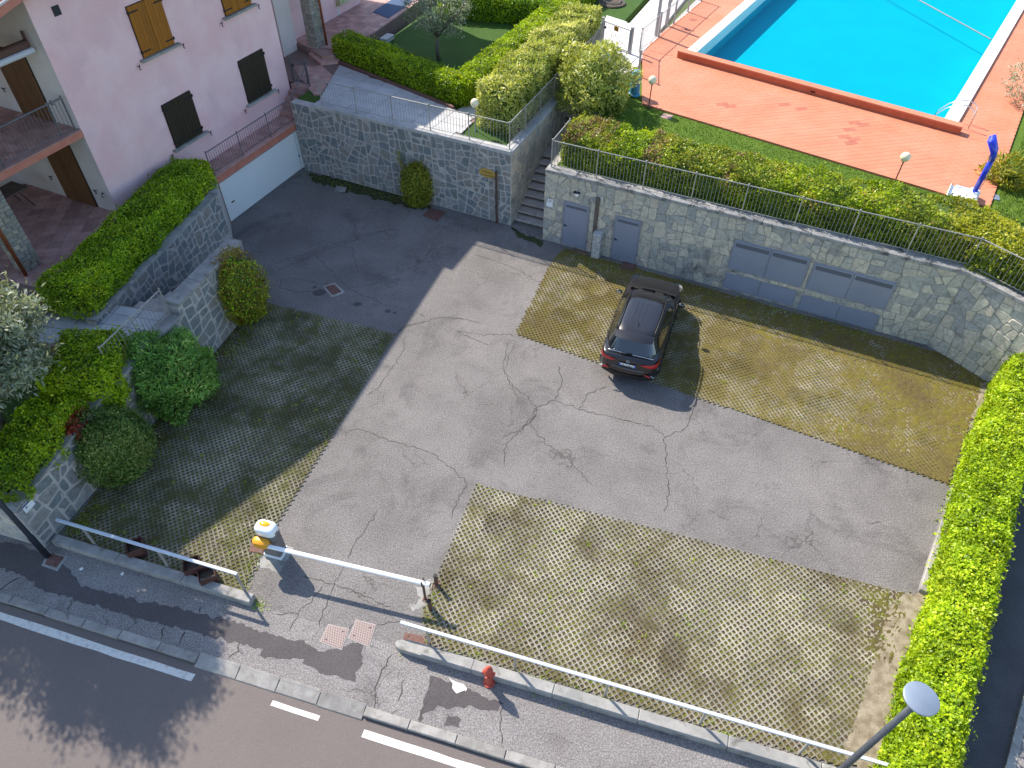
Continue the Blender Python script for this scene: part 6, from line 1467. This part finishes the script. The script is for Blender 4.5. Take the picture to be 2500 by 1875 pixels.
hedge('garden_hedge', 'clipped hedge on the garden wall under the olive tree', [(-12.35,9.95), (-11.75,12.6)], 1.35, 1.56, 2.5, MT['leaf_box'], 780, .062, .6, 6, lump=.1, rad=.35, mats=[MT['leaf_box'], MT['leaf_bright']], pick=lambda P_, N_, S: (rng.random(len(P_)) < .4))
hedge('corner_hedge', 'bright green L-shaped clipped hedge round the small lawn', [[(-7.75,33.05), (-4.9,30.75), (-1.95,28.35)], [(-2.2,28.35), (.6,34.3), (4.0,41.6)]], 1.1, TZ-.03, 4.0, MT['leaf_bright'], 480, .075, .6, 8, lump=.06, rad=.2)
hedge('oleander_hedge', 'tall loose oleander hedge along the stairs', [(-.62,26.15), (1.2,30.4), (3.05,34.7)], 1.65, TZ-.03, 4.75, MT['leaf_oleander'], 420, .13, .26, 9, lump=.13, rad=.3, spread=.75)
hedge('background_hedge', 'dark clipped hedge behind the small lawn at the top edge', [(-3.6,38.6), (1.2,37.6)], 1.3, TZ-.03, 4.2, MT['leaf_box'], 380, .08, .6, 12)
def pickL(P_, N_, S):
    v = lumps(P_, 77, .45)+.3*lumps(P_, 78, 1.2); top = P_[:,2] > 3.78
    r = rng.random(len(P_)); out = np.zeros(len(P_), int)
    out[(S < 6.8) & top & (v > -.02) & (r < .62)] = 1
    out[(S > 12.6) & (r < np.where(top, .92, .1)+(S-12.6)*.02)] = 2
    out[(S > 1.6) & (S < 2.9) & (P_[:,2] > 3.55) & (r < .75)] = 3
    out[(S > 6) & (S < 12.6) & (v > .1) & (r < .5)] = 3
    return out
hedge('wall_hedge', 'long mixed hedge with rusty tops behind the wall railing', [(2.15,24.55), (8.25,21.65), (14.1,18.9), (17.3,14.8)], 2.0, 2.97, 4.08, MT['leaf_mixed'], 620, .075, .5, 15, lump=.15, rad=.5, mats=[MT['leaf_mixed'], MT['leaf_pink'], MT['leaf_yellow'], MT['leaf_bright']], pick=pickL)
hedge('lime_hedge', 'long lime-green clipped hedge along the right edge of the yard', [(17.2,17.9), (15.95,15.85), (12.5,11.1), (10.45,7.85), (7.95,4.2), (7.25,3.0)], 1.12, 0, 1.42, MT['leaf_lime'], 950, .07, .55, 21, lump=.09, rad=.32, wf=lambda s: 1.12-.012*s)
def blob_surface(c, r, n, seed, lump=.1, zmin=None, power=2.0):
    u = unit(rng.normal(0, 1, (n, 3))); 
    P_ = np.array(c)+u*np.array(r)*(1+lump*lumps(u*2.2, seed))[:, None]; N_ = unit(u/np.array(r))
    P_ = P_ - N_*np.abs(rng.normal(0, .07, n))[:, None] + N_*np.where(rng.random(n) < .07, rng.uniform(.03, .2, n), 0)[:, None]
    if zmin is not None: k = P_[:,2] > zmin; P_, N_ = P_[k], N_[k]
    return P_, N_
def bush(name, label, c, r, m, n=9000, size=.07, asp=.5, seed=1, zg=0.0, lump=.14, cat='bush', mats=None, pick=None, spread=.9, core=.84):
    t = thing(name, label, cat, (c[0], c[1], zg))
    P_, N_ = blob_surface(c, r, n, seed, lump, zg+.03)
    lv = np.clip(rng.beta(2.2, 2.2, len(P_))+.2*lumps(P_, seed+9), 0, 1)
    quads_obj('foliage', leaf_quads(P_, N_, size, asp, spread), lv, m, t, mats, pick(P_, N_) if pick else None)
    q = MB(); rws = []
    for a in np.linspace(-1.25, 1.5, 9): rws.append([(c[0]+r[0]*core*math.cos(a)*math.cos(b), c[1]+r[1]*core*math.cos(a)*math.sin(b), max(zg-.02, c[2]+r[2]*core*math.sin(a))) for b in np.linspace(0, 2*math.pi, 14, endpoint=False)])
    q.grid(rws, close=True); q.F.append(tuple(len(q.V)-14+i for i in range(14))); obj('branches', q, MT['twig'], t); return t
bush('round_bush', 'tall brownish bush at the end of the garden wall near the garage', (-8.98,18.35,1.28), (.8,.85,1.35), MT['leaf_brown'], 12000, .06, .5, 31, lump=.24, mats=[MT['leaf_brown'], MT['leaf_box']], pick=lambda P_, N_: ((P_[:,0]*.7-P_[:,1]*.5 > -15.3) & (rng.random(len(P_)) < .45)))
bush('round_bush', 'fresh green round bush in the middle of the garden wall', (-10.05,14.55,1.15), (1.18,1.15,1.3), MT['leaf_bamboo'], 15000, .13, .22, 32, lump=.24)
bush('round_bush', 'dark green round bush at the garden wall nearest the road', (-10.75,12.0,1.0), (1.02,1.0,1.15), MT['leaf_dark'], 19000, .05, .6, 33, lump=.18)
bush('oleander_bush', 'loose oleander bush between the stairs and the blue bin', (3.2,28.6,3.7), (1.35,1.55,1.45), MT['leaf_oleander'], 11000, .16, .24, 34, 2.97, .4, spread=.8, core=.74)
bush('climbing_plant', 'yellow-green climbing plant at the foot of the blue-grey stone wall', pb(-4.05, .85, .32), (.6,.36,1.0), MT['leaf_climb'], 4600, .11, .22, 35, 0, .2, 'plant', core=.7)
# stray shoots of the climber
t = thing('climber_shoot', 'thin leafy shoot climbing the stone wall beside the climbing plant', 'plant', pb(-4.6, 1.2, .1)); pts = [pb(-4.55,.2,.12), pb(-4.6,1.2,.1), pb(-4.75,1.7,.09), pb(-4.95,2.1,.08)]; q = MB(); q.tube(pts, .01, 5); obj('stem', q, MT['bark'], t)
tt = rng.uniform(0, 1, 160); ii = np.array([np.interp(tt, [0,.4,.7,1], [p[k] for p in pts]) for k in range(3)]).T + rng.normal(0, .07, (160, 3)) - np.array(bwn)*0; N_ = np.tile(bwn+np.array([0,0,.4]), (160,1)); quads_obj('foliage', leaf_quads(ii+bwn*.06, unit(N_), .1, .25), rng.random(160)*.5+.5, MT['leaf_climb'], t)
c = W(165,912,2.0); bush('red_plant', 'small red-leaved plant between the garden hedge and the dark bush', (c[0],c[1],1.9), (.3,.42,.42), MT['leaf_red'], 900, .09, .4, 36, 1.55, .3, 'plant', core=.4)
c = W(2180,378,3.2); bush('yucca_plant', 'pale yellow-green leafy shrub on the grass behind the shower', (c[0],c[1],3.25), (.75,.7,.5), MT['leaf_climb'], 1400, .22, .16, 37, 2.97, .35, 'plant', core=.45)
c = W(2240,165,4.2); bush('grey_shrub', 'grey-green shrub reaching in at the right edge beside the pool', (c[0]+.4,c[1],3.9), (1.2,1.2,1.0), MT['leaf_olive'], 3500, .1, .25, 38, 2.97, .3, 'bush', core=.5)
# trees
def tree(name, label, base, trunk_h, crown, rad, m, nleaf, size, seed, lean=(0,0), density_shell=.5, asp=.25, tr=.11, clumps=60, csz=.42):
    r_ = np.random.default_rng(seed); t = thing(name, label, 'tree', base); b = np.array(base, float); c = np.array(crown, float); q = MB()
    fork = b+np.array([lean[0], lean[1], trunk_h]); q.tube([tuple(b-np.array([0,0,.1])), tuple(b+(fork-b)*.5+r_.normal(0,.04,3)), tuple(fork)], [tr*1.25, tr, tr*.85], 10)
    tk = obj('trunk', q, MT['bark'], t, True)
    ctr = []; lim = MB()
    for k in range(clumps):
        u = r_.normal(0, 1, 3); u /= np.linalg.norm(u); rr = r_.uniform(density_shell, 1)
        p = c+u*np.array(rad)*rr; ctr.append(p)
        if k % 3 == 0:
            mid = fork+(p-fork)*.5+r_.normal(0, .12, 3)+np.array([0,0,.1]); lim.tube([tuple(fork), tuple(mid), tuple(p)], [tr*.5, tr*.25, .012], 6)
    obj('limbs', lim, MT['bark'], t, True)
    ctr = np.array(ctr); idx = r_.integers(0, clumps, nleaf); sz = r_.uniform(.55, 1.15, clumps)[idx]
    P_ = ctr[idx]+r_.normal(0, csz*.5, (nleaf, 3))*sz[:, None]; N_ = unit(P_-c+r_.normal(0, .5, (nleaf, 3)))
    lv = np.clip(r_.beta(2, 2, nleaf)+.15*(r_.random(clumps)[idx]-.5)*2, 0, 1); quads_obj('crown', leaf_quads(P_, N_, size, asp), lv, m, t)
    return t
tb_ = W(948,128,TZ); tree('olive_tree', 'small grey-leaved olive tree on the shaded lawn at the top', (tb_[0], tb_[1], TZ-.03), 1.0, (tb_[0]+.15, tb_[1]+.2, TZ+2.15), (1.55,1.45,1.0), MT['leaf_olive'], 6500, .09, 41, asp=.3, tr=.08, clumps=70, csz=.34)
tree('olive_tree', 'large grey-green olive tree at the left edge above the garden hedge', (-13.3,11.9,1.5), 1.3, (-12.55,11.45,5.0), (1.85,1.9,1.8), MT['leaf_olive'], 34000, .14, 42, lean=(.3,-.1), asp=.25, tr=.14, clumps=95, csz=.46)
tree('olive_tree', 'broad olive tree standing outside the left edge, throwing its shadow over the pavement', (-15.6,13.0,1.5), 1.3, (-15.3,12.7,4.7), (2.0,2.0,1.9), MT['leaf_olive'], 42000, .14, 44, asp=.3, tr=.14, clumps=120, csz=.6)
tree('olive_tree', 'grey-green olive tree low at the left edge beside the garden path', (-13.95,14.0,1.5), .7, (-13.55,13.6,3.1), (1.25,1.2,.95), MT['leaf_olive'], 9000, .09, 43, asp=.25, tr=.09, clumps=60, csz=.4)
# grass blades in the lawn strip and beds
def blades(name, label, poly, z, n, h, m=MT['leaf_grass']):
    xs = [p[0] for p in poly]; ys = [p[1] for p in poly]; X = rng.uniform(min(xs), max(xs), n*2); Y = rng.uniform(min(ys), max(ys), n*2); k = np.array([inpoly(x, y, poly) for x, y in zip(X, Y)]); X, Y = X[k], Y[k]; n = len(X)
    P_ = np.stack([X, Y, np.full(n, z)], 1); a = rng.uniform(0, 6.28, n); hh = h*rng.uniform(.5, 1.3, n); w = .012; d = np.stack([np.cos(a)*w, np.sin(a)*w, np.zeros(n)], 1); ln = np.stack([rng.normal(0,.35,n)*hh, rng.normal(0,.35,n)*hh, hh], 1)
    quads_obj(name, np.stack([P_-d, P_+d, P_+d*.5+ln*.7, P_+ln], 1), rng.beta(2,2,n), m, None, label=label, cat='grass', kind='stuff')
blades('grass', 'short mown grass of the strip between the hedge and the pool deck', [(3.2,26.3), (14.6,20.2), (15.0,21.6), (5.3,28.4), (3.4,29.5)], 2.97, 22000, .05)
blades('grass', 'grass behind the pool shower at the right edge', [(16.1,20.9), (19.5,16.0), (24,24), (21,28)], 2.97, 22000, .06)
# weeds and moss tufts along edges
W_ = []
for a_, b_, n_, sp in ((W(560,1180),W(520,1290),60,.12), (lineR(.5)-nr*.05,lineR(8)-nr*.05,140,.06), (W(1235,560),W(1340,585),150,.22), (W(1440,612),W(1890,730),300,.18), (W(640,375),W(900,440),120,.15), (W(480,800),W(560,690),160,.25), (W(205,1090),W(150,1160),120,.15), (sL1,sL1+np.array([.25,-.15,0]),30,.08), (W(945,1270),W(925,1340),40,.08), (np.array([-2.2,7.05,0]),np.array([3,5.6,0]),60,.25)):
    for _ in range(n_): W_.append(a_+(b_-a_)*rng.random()+np.array([*rng.normal(0, sp, 2), .02]))
for poly_, n_ in ((bayR_poly, 140), (bayT_poly, 160), (bayL_poly, 120)):
    xs_ = [p[0] for p in poly_]; ys_ = [p[1] for p in poly_]
    for _ in range(n_):
        x, y = rng.uniform(min(xs_), max(xs_)), rng.uniform(min(ys_), max(ys_))
        if inpoly(x, y, poly_):
            for _k in range(int(rng.integers(1, 5))): W_.append(np.array([x+rng.normal(0,.03), y+rng.normal(0,.03), .03]))
W_ = np.repeat(np.array(W_), 3, 0)+rng.normal(0, .02, (len(W_)*3, 3))*np.array([1,1,0]); quads_obj('weeds', leaf_quads(W_, np.tile([0,0,1.], (len(W_),1)), .04, .4, 1.0), rng.beta(2,2,len(W_)), MT['leaf_bright'], None, label='small green weeds along walls and paving edges', cat='weeds', kind='stuff')
# mulch beds with a coiled hose by the gate
for k, (x, y) in enumerate(((1400+215/5.53, 450/5.53), (1400+520/5.53, 40/5.53))):
    c = W25(x, y, 3.04); q = MB(); q.lathe((c[0], c[1], 3.03), [(.75,0),(.7,.05),(.4,.09),(0,.1)], 18); obj('mulch_bed', q, MT['soil'], None, label=('round bed of dark mulch beside the pool gate', 'round bed of dark mulch at the top edge near the gate')[k], cat='plant bed')
    q = MB(); q.tube([(c[0]+(.45+.03*math.sin(a*3))*math.cos(a), c[1]+(.45+.03*math.cos(a*2))*math.sin(a), 3.12+.006*a) for a in np.linspace(0, 14, 60)], .014, 5); obj('garden_hose', q, MT['hose'], None, label=('coiled garden hose on the mulch beside the pool gate', 'coiled garden hose on the mulch at the top edge')[k], cat='hose')
